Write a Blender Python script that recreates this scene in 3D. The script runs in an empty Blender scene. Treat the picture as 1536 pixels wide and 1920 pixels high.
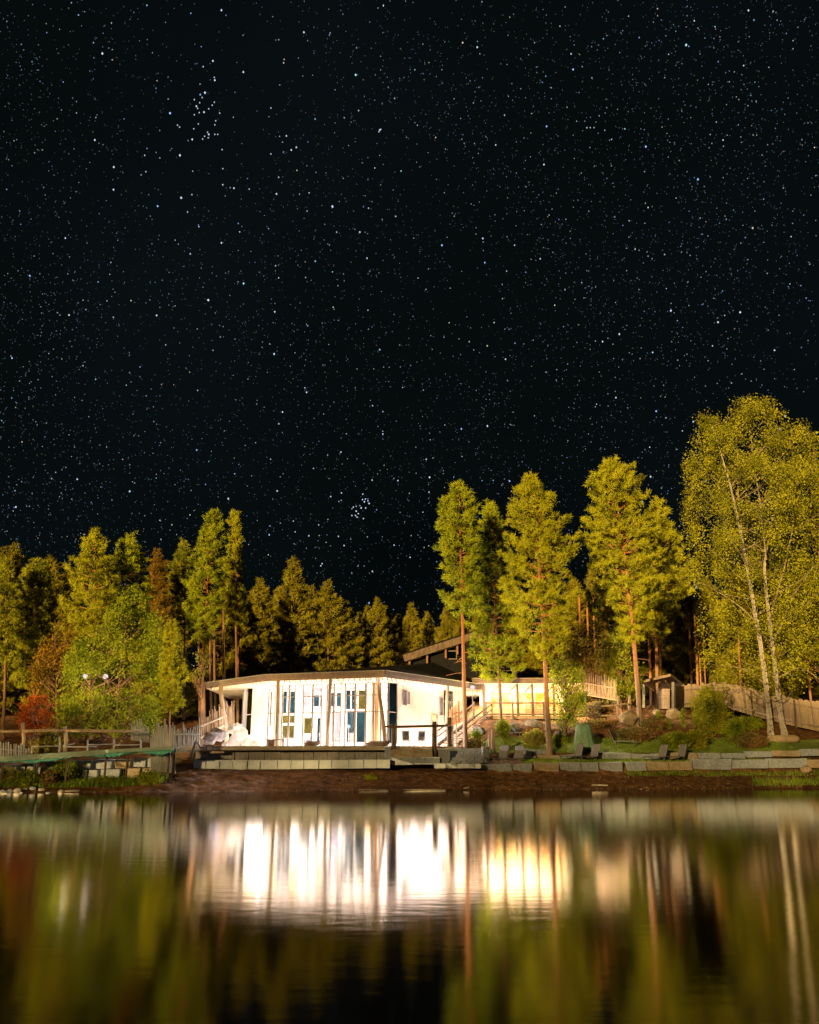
import bpy, bmesh, math, random
import numpy as np
from mathutils import Vector, Matrix, noise as mnoise

# ------------------------------------------------------------------ camera, sky, sun, exposure
SC = bpy.context.scene
COL = SC.collection
R = math.radians
PW, PH, FPX = 1536.0, 1920.0, 1655.0          # photograph size and focal length in its pixels
CAMZ, PITCH = 1.7, R(15.83)
cam = bpy.data.cameras.new('camera')
cam.sensor_fit = 'VERTICAL'; cam.sensor_height = 36.0
cam.lens = 36.0 * FPX / PH
cam.clip_start = 0.1; cam.clip_end = 12000
camo = bpy.data.objects.new('camera', cam); COL.objects.link(camo)
camo.location = (0, 0, CAMZ); camo.rotation_euler = (math.pi / 2 + PITCH, 0, 0)
SC.camera = camo

SUN_EL, SUN_AZ = R(7), R(-24)                # low amber lamplight from behind the camera, a little to its left
w = bpy.data.worlds.new('World'); SC.world = w; w.use_nodes = True
nt = w.node_tree; nt.nodes.clear()
wo = nt.nodes.new('ShaderNodeOutputWorld'); bg = nt.nodes.new('ShaderNodeBackground')
tc = nt.nodes.new('ShaderNodeTexCoord'); nz = nt.nodes.new('ShaderNodeTexNoise')
nz.inputs['Scale'].default_value = 2.2; nz.inputs['Detail'].default_value = 5
rp = nt.nodes.new('ShaderNodeValToRGB')
rp.color_ramp.elements[0].position = 0.33; rp.color_ramp.elements[0].color = (0.0005, 0.0009, 0.0010, 1)
rp.color_ramp.elements[1].position = 0.74; rp.color_ramp.elements[1].color = (0.0012, 0.0022, 0.0024, 1)
nt.links.new(tc.outputs['Generated'], nz.inputs['Vector']); nt.links.new(nz.outputs['Fac'], rp.inputs['Fac'])
nt.links.new(rp.outputs['Color'], bg.inputs['Color']); bg.inputs['Strength'].default_value = 0.62
nt.links.new(bg.outputs['Background'], wo.inputs['Surface'])

sl = bpy.data.lights.new('sun', 'SUN'); sl.energy = 5.0; sl.angle = R(1.3); sl.color = (1.0, 0.66, 0.23)
so = bpy.data.objects.new('sun', sl); COL.objects.link(so)
sd = Vector((math.sin(SUN_AZ) * math.cos(SUN_EL), -math.cos(SUN_AZ) * math.cos(SUN_EL), math.sin(SUN_EL)))
so.rotation_euler = sd.to_track_quat('Z', 'Y').to_euler(); so.location = sd * 60

vs = SC.view_settings
vs.view_transform = 'Standard'; vs.look = 'None'; vs.gamma = 1.0; vs.exposure = 2.0
try: vs.use_curve_mapping = False
except Exception: pass
cy = SC.cycles
cy.sample_clamp_direct = 0.215; cy.sample_clamp_indirect = 2.2
cy.max_bounces = 6; cy.diffuse_bounces = 3; cy.glossy_bounces = 3; cy.transparent_max_bounces = 10
cy.use_denoising = True
cy.caustics_reflective = False; cy.caustics_refractive = False

# ------------------------------------------------------------------ helpers
rng = np.random.default_rng(11)
random.seed(5)
CT, ST = math.cos(PITCH), math.sin(PITCH)
def at(px, py, Y):
    """the point at distance Y in front of the lens that this spot of the photograph shows"""
    z = Y * math.tan(PITCH + math.atan((PH / 2 - py) / FPX))
    d = Y * CT + z * ST
    return Vector(((px - PW / 2) / FPX * d, Y, z + CAMZ))
def mpp(Y, z=3): return (Y * CT + (z - CAMZ) * ST) / FPX
def direction(px, py):
    v = Vector(((px - PW / 2) / FPX, 1, 0)); a = (PH / 2 - py) / FPX
    return Vector((v.x, CT - a * ST, ST + a * CT)).normalized()

def shore(x): return 57.5 + 0.18 * np.clip(x, -45, 45)
def sstep(a, b, x):
    t = np.clip((x - a) / (b - a), 0, 1); return t * t * (3 - 2 * t)
_g = np.random.default_rng(3).random((256, 256))
def vnoise(x, y):
    xi, yi = np.floor(x).astype(int), np.floor(y).astype(int); fx, fy = x - xi, y - yi
    fx, fy = fx * fx * (3 - 2 * fx), fy * fy * (3 - 2 * fy)
    g = lambda a, b: _g[a % 256, b % 256]
    return (g(xi, yi) * (1 - fx) + g(xi + 1, yi) * fx) * (1 - fy) + (g(xi, yi + 1) * (1 - fx) + g(xi + 1, yi + 1) * fx) * fy
def gz(x, y):
    """height of the ground"""
    x = np.asarray(x, float); y = np.asarray(y, float); d = y - shore(x)
    rgt = np.interp(d, [-60, -12, -3, 0, 3.6, 4.2, 6.4, 6.9, 10, 12, 14, 17, 22, 25, 45, 90, 300], [-3, -2, -.35, 0, .98, 1.62, 1.9, 2.25, 3.1, 4.2, 4.8, 5.15, 6.3, 7, 9.8, 13, 16])
    cen = np.interp(d, [-60, -12, -3, 0, 3.4, 4.2, 6.0, 9, 20, 26, 45, 90, 300], [-3, -2, -.35, 0, 1.05, 1.15, 1.3, 1.5, 2.2, 3.2, 7.5, 13, 16])
    lft = np.interp(d, [-60, -12, -3, 0, 4.0, 4.6, 8, 14, 24, 45, 90, 300], [-3, -2, -.3, 0, .62, 1.2, 1.6, 2.0, 3.0, 7.0, 13, 16])
    a = sstep(-17.5, -14.5, x); b = sstep(3.0, 6.5, x)
    z = lft * (1 - a) + cen * a * (1 - b) + rgt * b
    amp = np.interp(d, [-3, 0, 1, 3.4, 5, 9, 20], [0, .03, .10, .10, .04, .06, .25])
    z = z + amp * (vnoise(x * 1.7 + 7, y * 1.7) - .5) + .6 * amp * (vnoise(x * 4.3, y * 4.3 + 3) - .5)
    near = sstep(-6, -9, y) * 3.6                                  # the shore behind the camera
    return np.maximum(z, -3 + near) if np.ndim(z) else max(float(z), float(-3 + near))

def tag(o, label=None, cat=None, group=None, kind=None):
    if label: o['label'] = label
    if cat: o['category'] = cat
    if group: o['group'] = group
    if kind: o['kind'] = kind
    return o
def thing(name, label, cat, loc=(0, 0, 0), group=None):
    o = bpy.data.objects.new(name, None); COL.objects.link(o); o.location = loc; o.empty_display_size = .2
    return tag(o, label, cat, group)
def link(name, me, mat, parent=None):
    o = bpy.data.objects.new(name, me); COL.objects.link(o)
    if mat and not me.materials: me.materials.append(mat)
    if parent:
        o.parent = parent
        if parent.type == 'EMPTY': o.location = -Vector(parent.location)
    return o
class MB:
    def __init__(s): s.v = []; s.f = []
    def add(s, v, f):
        n = len(s.v); s.v.extend([tuple(p) for p in v]); s.f.extend([tuple(i + n for i in q) for q in f]); return s
    def box(s, c, sz, M=None):
        c = Vector(c); v = []
        for dz in (-.5, .5):
            for dx, dy in ((-.5, -.5), (.5, -.5), (.5, .5), (-.5, .5)):
                p = Vector((dx * sz[0], dy * sz[1], dz * sz[2]))
                v.append(c + (M @ p if M else p))
        return s.add(v, [(0, 3, 2, 1), (4, 5, 6, 7), (0, 1, 5, 4), (1, 2, 6, 5), (2, 3, 7, 6), (3, 0, 4, 7)])
    def beam(s, a, b, wd, ht, up=(0, 0, 1)):
        a, b = Vector(a), Vector(b); d = (b - a); L = d.length; d.normalize(); up = Vector(up)
        if abs(d.dot(up)) > .98: up = Vector((0, 1, 0))
        x = d.cross(up).normalized(); z = x.cross(d)
        return s.box((a + b) / 2, (wd, L, ht), Matrix((x, d, z)).transposed())
    def tube(s, pts, rad, n=7, cap=True):
        pts = [Vector(p) for p in pts]; m = len(pts); v = []; f = []
        ref = Vector((1, 0.05, 0))
        for i, p in enumerate(pts):
            t = (pts[min(i + 1, m - 1)] - pts[max(i - 1, 0)]).normalized()
            u = t.cross(ref)
            if u.length < .1: u = t.cross(Vector((0, 1, 0)))
            u.normalize(); q = t.cross(u)
            for k in range(n):
                a = 2 * math.pi * k / n; v.append(p + (u * math.cos(a) + q * math.sin(a)) * rad[i])
        for i in range(m - 1):
            for k in range(n): f.append((i * n + k, i * n + (k + 1) % n, (i + 1) * n + (k + 1) % n, (i + 1) * n + k))
        if cap: f.append(tuple(range(n - 1, -1, -1))); f.append(tuple((m - 1) * n + k for k in range(n)))
        return s.add(v, f)
    def mesh(s, name, smooth=False):
        me = bpy.data.meshes.new(name); me.from_pydata(s.v, [], s.f); me.update()
        if smooth: me.polygons.foreach_set('use_smooth', [True] * len(me.polygons))
        return me
    def build(s, name, mat, parent=None, smooth=False): return link(name, s.mesh(name, smooth), mat, parent)
def tri_mesh(name, V, smooth=False):
    """V: (n,3,3) loose triangles"""
    n = len(V); me = bpy.data.meshes.new(name)
    me.vertices.add(n * 3); me.vertices.foreach_set('co', np.ascontiguousarray(V, dtype=np.float32).ravel())
    me.loops.add(n * 3); me.loops.foreach_set('vertex_index', np.arange(n * 3, dtype=np.int32))
    me.polygons.add(n); me.polygons.foreach_set('loop_start', np.arange(0, n * 3, 3, dtype=np.int32))
    try: me.polygons.foreach_set('loop_total', np.full(n, 3, dtype=np.int32))
    except Exception: pass
    me.update(calc_edges=True); return me
def copy_tree(o, parent=None):
    c = o.copy(); COL.objects.link(c); c.parent = parent
    for ch in list(o.children): copy_tree(ch, c)
    return c

# ------------------------------------------------------------------ materials
def mat(name, col, rough=.8, col2=None, scale=6.0, stretch=(1, 1, 1), bump=0, metal=0, spec=.3, detail=6, lo=.35, hi=.65, coord='Object', transl=0):
    m = bpy.data.materials.new(name); m.use_nodes = True; t = m.node_tree; b = t.nodes['Principled BSDF']
    b.inputs['Roughness'].default_value = rough; b.inputs['Metallic'].default_value = metal
    b.inputs['Specular IOR Level'].default_value = spec
    b.inputs['Base Color'].default_value = (*col, 1)
    if col2 or bump:
        c = t.nodes.new('ShaderNodeTexCoord'); mp = t.nodes.new('ShaderNodeMapping'); mp.inputs['Scale'].default_value = stretch
        n = t.nodes.new('ShaderNodeTexNoise'); n.inputs['Scale'].default_value = scale; n.inputs['Detail'].default_value = detail
        t.links.new(c.outputs[coord], mp.inputs['Vector']); t.links.new(mp.outputs['Vector'], n.inputs['Vector'])
        if col2:
            r = t.nodes.new('ShaderNodeValToRGB'); e = r.color_ramp.elements
            e[0].position = lo; e[0].color = (*col, 1); e[1].position = hi; e[1].color = (*col2, 1)
            t.links.new(n.outputs['Fac'], r.inputs['Fac']); t.links.new(r.outputs['Color'], b.inputs['Base Color'])
        if bump:
            bp = t.nodes.new('ShaderNodeBump'); bp.inputs['Strength'].default_value = bump; bp.inputs['Distance'].default_value = .05
            t.links.new(n.outputs['Fac'], bp.inputs['Height']); t.links.new(bp.outputs['Normal'], b.inputs['Normal'])
    if transl:
        o = t.nodes['Material Output']; tr = t.nodes.new('ShaderNodeBsdfTranslucent'); mx = t.nodes.new('ShaderNodeMixShader')
        mx.inputs[0].default_value = transl
        if col2: t.links.new(r.outputs['Color'], tr.inputs['Color'])
        else: tr.inputs['Color'].default_value = (*col, 1)
        t.links.new(b.outputs[0], mx.inputs[1]); t.links.new(tr.outputs[0], mx.inputs[2]); t.links.new(mx.outputs[0], o.inputs['Surface'])
    return m
def emis(name, col, st, sample=True):
    m = bpy.data.materials.new(name); m.use_nodes = True; t = m.node_tree; t.nodes.remove(t.nodes['Principled BSDF'])
    e = t.nodes.new('ShaderNodeEmission'); e.inputs['Color'].default_value = (*col, 1); e.inputs['Strength'].default_value = st
    t.links.new(e.outputs[0], t.nodes['Material Output'].inputs['Surface'])
    if not sample: m.cycles.emission_sampling = 'NONE'
    return m
WARM = (1.0, .83, .79)
M = dict(
    soil=mat('soil', (.032, .016, .008), .95, (.098, .050, .024), 2.2, bump=.9, detail=10, spec=.03),
    lawn=mat('lawn', (.050, .080, .010), .9, (.085, .12, .018), 3, bump=.5),
    grass=mat('grass_blade', (.065, .105, .012), .7, (.12, .17, .022), 1.3, transl=.3, spec=.05),
    stone=mat('granite', (.29, .335, .45), .9, (.52, .58, .72), 5, bump=.5, detail=9),
    stone_tan=mat('tan_granite', (.30, .22, .13), .85, (.42, .38, .33), 3, bump=.5, detail=9),
    stone_brown=mat('brown_boulder', (.10, .075, .05), .9, (.19, .15, .11), 3, bump=.5, detail=9),
    stone_dark=mat('dark_stone', (.05, .05, .055), .85, (.13, .12, .125), 3.5, bump=.5, detail=9),
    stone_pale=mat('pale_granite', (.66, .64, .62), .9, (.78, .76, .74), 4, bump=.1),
    slab=mat('concrete_slab', (.30, .34, .44), .9, (.47, .52, .64), 2.2, bump=.25, detail=9),
    wood=mat('weathered_wood', (.13, .095, .065), .8, (.27, .21, .15), 9, (1, 1, .12), .4),
    wood_grey=mat('silvered_wood', (.25, .26, .30), .9, (.50, .51, .56), 9, (1, 1, .1), .4),
    wood_dark=mat('dark_wood', (.022, .014, .010), .8, (.058, .038, .026), 8, (1, 1, .2), .3),
    wood_log=mat('log_wood', (.16, .075, .025), .7, (.34, .18, .07), 6, (1, 1, .1), .3),
    fence_wood=mat('brown_fence_wood', (.085, .062, .048), .9, (.19, .145, .115), 5, (1, 1, .1), .5),
    fence_dark=mat('brown_fence_wood_aged', (.055, .042, .034), .9, (.13, .10, .085), 5, (1, 1, .1), .5),
    fascia=mat('fascia_wood', (.022, .014, .010), .75, (.085, .052, .034), 7, (.25, .25, 3), .3),
    roof=mat('roof_felt', (.0035, .0035, .004), .8, (.007, .007, .008), 6, spec=.03),
    metal_strip=mat('roof_metal_strip', (.35, .34, .34), .35, metal=.8),
    plaster=mat('white_plaster', (.82, .815, .81), .8, (.74, .735, .73), 2),
    frame=mat('timber_frame', (.022, .015, .010), .6, (.045, .031, .021), 6),
    greyframe=mat('grey_post_paint', (.20, .20, .21), .6),
    soffit=mat('soffit_wood', (.62, .52, .42), .7, (.72, .64, .54), 4),
    tealglass=mat('night_glass', (.00012, .00034, .00044), .4, (.0004, .0011, .0014), 1.2, spec=.0),
    amberglass=mat('amber_lit_glass', (.10, .045, .008), .4, (.75, .62, .40), 1.1, spec=.0, lo=.42, hi=.58),
    greyglass=mat('dusk_glass', (.010, .010, .012), .4, (.022, .020, .022), 2, spec=.0),
    greenglass=mat('garden_glass', (.0009, .0008, .0002), .4, (.0025, .002, .0004), 3, spec=.0),
    teal=mat('teal_tarp', (.016, .12, .12), .6, (.035, .20, .195), 3, bump=.4, spec=.4),
    tealpale=mat('faded_tarp', (.46, .66, .63), .7, (.60, .74, .69), 3, bump=.4),
    cover=mat('green_cover', (.045, .095, .062), .55, (.09, .16, .11), 8, bump=.5),
    sling=mat('grey_sling', (.050, .050, .056), .8, (.066, .066, .072), 30, spec=.1),
    alu=mat('dark_aluminium', (.10, .10, .105), .45, metal=.5),
    bin=mat('bin_metal', (.10, .115, .15), .45, (.16, .18, .22), 4, metal=.3),
    black=mat('black_box', (.025, .03, .042), .6),
    pine_bark=None, birch_bark=None,
    pine=mat('pine_needles', (.060, .068, .004), .7, (.33, .335, .014), .85, lo=.34, hi=.66, transl=.22, detail=2, spec=.04),
    pine_dim=mat('falloff_dim_needles', (.060, .056, .004), .7, (.150, .132, .009), .5, transl=.15, detail=3, spec=.04),  # darker colour stands in for lamplight fading towards the far trees
    pine_mid=mat('old_pine_needles', (.045, .055, .004), .65, (.20, .205, .011), .8, transl=.2, detail=3, spec=.04),
    pine_green=mat('fresh_pine_needles', (.048, .066, .004), .7, (.25, .285, .013), .85, transl=.22, detail=2, spec=.04),
    leaf=mat('broad_leaf', (.045, .068, .005), .6, (.175, .200, .011), .9, transl=.3, detail=3, spec=.04),
    birchleaf=mat('birch_leaf', (.055, .064, .005), .6, (.22, .215, .012), .6, transl=.3, detail=3, spec=.04),
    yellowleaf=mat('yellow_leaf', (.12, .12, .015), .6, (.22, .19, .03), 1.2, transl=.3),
    autumn=mat('autumn_leaf', (.070, .048, .006), .6, (.17, .095, .012), .8, transl=.3, spec=.04),
    redleaf=mat('red_leaf', (.12, .020, .004), .6, (.26, .060, .009), 1.5, transl=.3, spec=.04),
    heather=mat('ground_cover_leaf', (.040, .045, .010), .7, (.12, .065, .018), .7, transl=.2),
    bulb=emis('lit_bulb', WARM, 40), coolbulb=emis('cool_bulb', (.75, .95, 1.0), 25),
    red=emis('red_light', (1, .03, .02), 3), redp=mat('red_paint', (.35, .02, .015), .5),
)
def bark(name, lo, mid, hi, p):
    m = mat(name, lo, .85, bump=.5, scale=14, stretch=(1, 1, .25)); t = m.node_tree
    c = t.nodes.new('ShaderNodeTexCoord'); s = t.nodes.new('ShaderNodeSeparateXYZ'); r = t.nodes.new('ShaderNodeValToRGB')
    n = t.nodes.new('ShaderNodeTexNoise'); n.inputs['Scale'].default_value = 5
    e = r.color_ramp.elements; e[0].position = p[0]; e[0].color = (*lo, 1); e[1].position = p[1]; e[1].color = (*hi, 1)
    a = t.nodes.new('ShaderNodeMath'); a.operation = 'MULTIPLY_ADD'; a.inputs[1].default_value = .25
    sb = t.nodes.new('ShaderNodeMath'); sb.operation = 'SUBTRACT'; sb.inputs[1].default_value = .125
    t.links.new(c.outputs['Generated'], s.inputs[0]); t.links.new(c.outputs['Object'], n.inputs['Vector'])
    t.links.new(n.outputs['Fac'], a.inputs[0]); t.links.new(s.outputs['Z'], a.inputs[2]); t.links.new(a.outputs[0], sb.inputs[0])
    t.links.new(sb.outputs[0], r.inputs['Fac']); t.links.new(r.outputs['Color'], t.nodes['Principled BSDF'].inputs['Base Color'])
    return m
M['pine_bark'] = bark('pine_bark', (.105, .072, .055), None, (.30, .125, .045), (.10, .42))
M['dark_bark'] = mat('forest_bark', (.045, .024, .012), .9, (.10, .05, .022), 5, (1, 1, .2), .4)
M['birch_bark'] = mat('birch_bark', (.055, .045, .04), .75, (.55, .50, .45), 3.2, (1, 1, 1.0), .3, detail=8, lo=.40, hi=.52)
M['birch_limb'] = mat('birch_limb_bark', (.055, .042, .022), .75, (.14, .11, .06), 5, (1, 1, .4), .2)

def glass_material():
    m = bpy.data.materials.new('window_glass'); m.use_nodes = True; t = m.node_tree; t.nodes.remove(t.nodes['Principled BSDF'])
    a = t.nodes.new('ShaderNodeBsdfTransparent'); a.inputs['Color'].default_value = (.92, .96, .96, 1)
    g = t.nodes.new('ShaderNodeBsdfGlossy'); g.inputs['Roughness'].default_value = .02
    f = t.nodes.new('ShaderNodeFresnel'); f.inputs['IOR'].default_value = 1.35; x = t.nodes.new('ShaderNodeMixShader')
    t.links.new(f.outputs[0], x.inputs[0]); t.links.new(a.outputs[0], x.inputs[1]); t.links.new(g.outputs[0], x.inputs[2])
    t.links.new(x.outputs[0], t.nodes['Material Output'].inputs['Surface']); return m
M['glass'] = glass_material()
def water_material():
    m = bpy.data.materials.new('lake_water'); m.use_nodes = True; t = m.node_tree; t.nodes.remove(t.nodes['Principled BSDF'])
    df = t.nodes.new('ShaderNodeBsdfDiffuse'); df.inputs['Color'].default_value = (.006, .005, .003, 1)
    g = t.nodes.new('ShaderNodeBsdfGlossy'); g.distribution = 'BECKMANN'; g.inputs['Roughness'].default_value = .098
    fr = t.nodes.new('ShaderNodeFresnel'); fr.inputs['IOR'].default_value = 1.33; mx = t.nodes.new('ShaderNodeMixShader')
    c = t.nodes.new('ShaderNodeTexCoord'); mp = t.nodes.new('ShaderNodeMapping'); mp.inputs['Scale'].default_value = (.55, 1.3, 1)
    n = t.nodes.new('ShaderNodeTexNoise'); n.inputs['Scale'].default_value = 2.4; n.inputs['Detail'].default_value = 3
    bp = t.nodes.new('ShaderNodeBump'); bp.inputs['Strength'].default_value = .034; bp.inputs['Distance'].default_value = .05
    t.links.new(c.outputs['Object'], mp.inputs[0]); t.links.new(mp.outputs[0], n.inputs['Vector'])
    t.links.new(n.outputs['Fac'], bp.inputs['Height']); t.links.new(bp.outputs['Normal'], g.inputs['Normal'])
    t.links.new(fr.outputs[0], mx.inputs[0]); t.links.new(df.outputs[0], mx.inputs[1]); t.links.new(g.outputs[0], mx.inputs[2])
    t.links.new(mx.outputs[0], t.nodes['Material Output'].inputs['Surface']); return m
M['water'] = water_material()

# ------------------------------------------------------------------ ground, water, lawn
def grid_mesh(name, xs, ys, zf):
    X, Y = np.meshgrid(xs, ys); Z = zf(X, Y); nx, ny = len(xs), len(ys)
    me = bpy.data.meshes.new(name)
    co = np.stack([X, Y, Z], -1).reshape(-1, 3).astype(np.float32)
    i = (np.arange(ny - 1)[:, None] * nx + np.arange(nx - 1)[None]).ravel()
    q = np.stack([i, i + 1, i + nx + 1, i + nx], 1).astype(np.int32); n = len(q)
    me.vertices.add(len(co)); me.vertices.foreach_set('co', co.ravel())
    me.loops.add(n * 4); me.loops.foreach_set('vertex_index', q.ravel())
    me.polygons.add(n); me.polygons.foreach_set('loop_start', np.arange(0, n * 4, 4, dtype=np.int32))
    try: me.polygons.foreach_set('loop_total', np.full(n, 4, dtype=np.int32))
    except Exception: pass
    me.update(calc_edges=True); me.polygons.foreach_set('use_smooth', [True] * n); return me
xs = np.unique(np.concatenate([np.linspace(-900, -60, 22), np.linspace(-60, -32, 24), np.linspace(-32, 34, 300), np.linspace(34, 60, 24), np.linspace(60, 900, 22)]))
ys = np.unique(np.concatenate([np.linspace(-400, -20, 12), np.linspace(-20, 48, 36), np.linspace(48, 74, 150), np.linspace(74, 130, 90), np.linspace(130, 1500, 22)]))
tag(link('ground', grid_mesh('ground', xs, ys, gz), M['soil']), 'dark brown sandy bank and forest floor rising behind the lake', kind='structure')
b = MB().add([(-900, -200, 0), (900, -200, 0), (900, 72, 0), (-900, 72, 0)], [(0, 1, 2, 3)])
tag(b.build('lake_water', M['water']), 'dark still lake mirroring the lit lodge', kind='structure')
def strip(name, px0, px1, d0, d1, dz, label):
    xa, xb = (px0 - 768) / 27.5, (px1 - 768) / 27.5
    U, T = np.linspace(xa, xb, 120), np.linspace(d0, d1, 16)
    def f(X, Yd): return gz(X, Yd + shore(X)) + dz
    me = grid_mesh(name, U, T, f)
    co = np.empty(len(me.vertices) * 3, np.float32); me.vertices.foreach_get('co', co); co = co.reshape(-1, 3)
    co[:, 1] += shore(co[:, 0]); me.vertices.foreach_set('co', co.ravel()); me.update()
    return tag(link(name, me, M['lawn']), label, kind='structure')
strip('lawn_strip', 985, 1700, 4.3, 6.3, .03, 'narrow grass strip between the two rows of stones')
strip('lawn', 920, 1700, 7.2, 10.6, .04, 'short green lawn above the upper row of stones')
def grass(name, px0, px1, d0, d1, n, h, label, m='grass', seed=1):
    r = np.random.default_rng(seed); x = r.uniform((px0 - 768) / 27.5, (px1 - 768) / 27.5, n); y = r.uniform(d0, d1, n) + shore(x)
    z = gz(x, y); a = r.uniform(0, 6.283, n); hh = h * r.uniform(.4, 1.2, n); wd = .018 + .01 * r.random(n)
    V = np.zeros((n, 3, 3)); V[:, 0] = np.stack([x - wd * np.cos(a), y - wd * np.sin(a), z], 1); V[:, 1] = np.stack([x + wd * np.cos(a), y + wd * np.sin(a), z], 1)
    V[:, 2] = np.stack([x + r.normal(0, .35, n) * hh, y + r.normal(0, .35, n) * hh, z + hh], 1)
    return tag(link(name, tri_mesh(name, V), M[m]), label, 'grass', kind='stuff')
grass('lawn_grass', 930, 1600, 7.2, 10.8, 26000, .12, 'short grass of the upper lawn', seed=2)
grass('strip_grass', 985, 1600, 4.3, 6.4, 16000, .12, 'short grass between the stone rows', seed=3)
grass('shore_grass', 1410, 1600,   .5, 1.7, 900, .40, 'taller pale grass tufts on the bank at the right edge', seed=4)
grass('bank_weeds', 1180, 1600, 2.8, 3.7, 1500, .22, 'sparse weeds along the foot of the lower stones', seed=5)
grass('left_bank_grass', 10, 320, 1.6, 4.2, 6000, .38, 'tangled weeds on the bank below the boardwalk', seed=6)

# ------------------------------------------------------------------ stars
def stars():
    r = np.random.default_rng(21); D, S, Cc = [], [], []
    def rnd(n):
        z = r.uniform(-.02, 1, n); a = r.uniform(0, 2 * np.pi, n); q = np.sqrt(1 - z * z); return np.stack([q * np.cos(a), q * np.sin(a), z], 1)
    tint = np.array([[.34, .54, 1.0], [.58, .75, 1.0], [.95, .95, 1.0], [1.0, .82, .60], [.45, .88, .95]])
    for n, s0, s1, b0, b1 in ((170000, .25, .40, .016, .064), (54000, .32, .48, .030, .16), (5200, .44, .60, .08, .28), (620, .62, .95, .2, .5)):
        dn = rnd(n)
        if n > 20000: dn = dn[np.array([mnoise.noise(Vector(q) * 3.2) + .5 * mnoise.noise(Vector(q) * 8) for q in dn]) > r.uniform(-.75, .30, n)]; n = len(dn)
        D.append(dn); S.append(r.uniform(s0, s1, n)); Cc.append(tint[r.choice(5, n, p=[.34, .30, .18, .10, .08])] * (b0 + (b1 - b0) * r.random((n, 1)) ** 2))
    P = []
    per = [(413,225,3),(352,265,1),(397,253,1),(383,283,1),(364,303,2),(435,318,1),(408,337,2),(380,340,1),(352,352,1),(371,315,1),(467,280,1),(455,297,1),(498,343,1),(475,387,1),(375,405,1),(470,410,1),(428,453,1),(435,465,2),(411,476,1),(432,485,1),(487,465,1),(470,465,1),(400,492,1),(340,494,2),(349,433,1),(269,586,3),(255,412,1),(267,423,1),(467,137,1),(470,153,2),(459,42,2),(634,106,2),(403,75,1),(516,663,1),(838,712,1),(825,808,2),(1148,882,3),(580,775,2),(668,780,1),(1013,802,1),(338,812,1),(910,555,2),(793,578,1),(508,1090,2),(433,1420,3),(135,1508,2),(313,912,1),(378,997,1),(1355,890,1),(1305,1028,2),(1172,1028,1),(820,1222,1),(815,1487,2),(1352,1478,1),(1420,440,2),(1415,450,1),(1426,436,1),(1298,328,1),(793,313,1),(73,680,1),(66,586,1),(512,553,1),(613,1027,1)]
    P += [(250 + x / 3.072, 100 + y / 3.072, m) for x, y, m in per]
    ple = [(668,645,2),(665,697,2),(693,692,2),(683,718,3),(717,709,2),(728,734,3),(652,777,3),(695,778,2),(640,755,1),(604,808,3),(577,770,2),(605,762,1),(563,785,1),(625,832,2),(597,850,2),(563,850,2),(613,865,2),(674,880,2),(463,633,2),(360,668,2),(438,715,1),(461,705,1),(758,510,2),(1005,515,2),(1115,637,1),(1303,625,2),(150,1045,2),(433,1050,2),(316,1108,1),(488,1138,2),(712,1055,1),(968,1134,2),(1132,1043,1),(1122,1252,2),(277,1312,2),(265,1333,2),(333,888,1),(458,241,2),(1315,123,1),(1277,310,2),(510,65,1),(860,67,2),(859,42,1)]
    P += [(550 + x / 5.12, 800 + y / 5.12, m * .72) for x, y, m in ple]
    P += [(895,88,2),(1258,582,3),(1388,585,3),(1020,308,2),(575,735,2),(530,772,2),(948,673,2),(623,386,2),(213,355,2),(390,562,2),(178,262,2),(570,60,2),(1300,790,2),(1155,745,2),(880,640,1),(1130,640,2),(520,920,2),(300,975,1),(145,898,2),(30,950,2)]
    D.append(np.array([direction(x, y) for x, y, m in P])); mm = np.array([m for *_, m in P], float)
    S.append(.40 + .17 * mm); Cc.append(np.array([.66, .80, 1.0])[None] * (.08 + .13 * mm[:, None]))
    D, S, Cc = np.concatenate(D), np.concatenate(S), np.concatenate(Cc)
    RAD = 5000.; size = S * RAD / 882.; n = len(D)
    u = np.cross(D, [0, 0, 1.0001]); u /= np.linalg.norm(u, axis=1)[:, None] + 1e-9; v = np.cross(D, u)
    c = D * RAD; s = size[:, None]
    V = np.zeros((n, 5, 3)); V[:, 0] = c + u * s; V[:, 1] = c + v * s * 1.25; V[:, 2] = c - u * s; V[:, 3] = c - v * s * 1.25; V[:, 4] = c - D * s
    F = np.array([(0, 1, 4), (1, 2, 4), (2, 3, 4), (3, 0, 4)])
    F = (F[None] + 5 * np.arange(n)[:, None, None]).reshape(-1, 3).astype(np.int32); me = bpy.data.meshes.new('stars')
    me.vertices.add(n * 5); me.vertices.foreach_set('co', V.astype(np.float32).ravel())
    me.loops.add(len(F) * 3); me.loops.foreach_set('vertex_index', F.ravel()); me.polygons.add(len(F)); me.polygons.foreach_set('loop_start', np.arange(0, len(F) * 3, 3, dtype=np.int32))
    try: me.polygons.foreach_set('loop_total', np.full(len(F), 3, dtype=np.int32))
    except Exception: pass
    me.update(calc_edges=True)
    at_ = me.attributes.new('star_light', 'FLOAT_COLOR', 'POINT'); at_.data.foreach_set('color', np.repeat(np.concatenate([Cc, np.ones((n, 1))], 1), 5, 0).astype(np.float32).ravel())
    m = emis('starlight', (1, 1, 1), 1.0, False); t = m.node_tree; a = t.nodes.new('ShaderNodeAttribute'); a.attribute_name = 'star_light'
    t.links.new(a.outputs['Color'], t.nodes['Emission'].inputs['Color'])
    tag(link('stars', me, m), 'dense field of blue white stars in the night sky', 'stars', kind='stuff')
stars()

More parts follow.
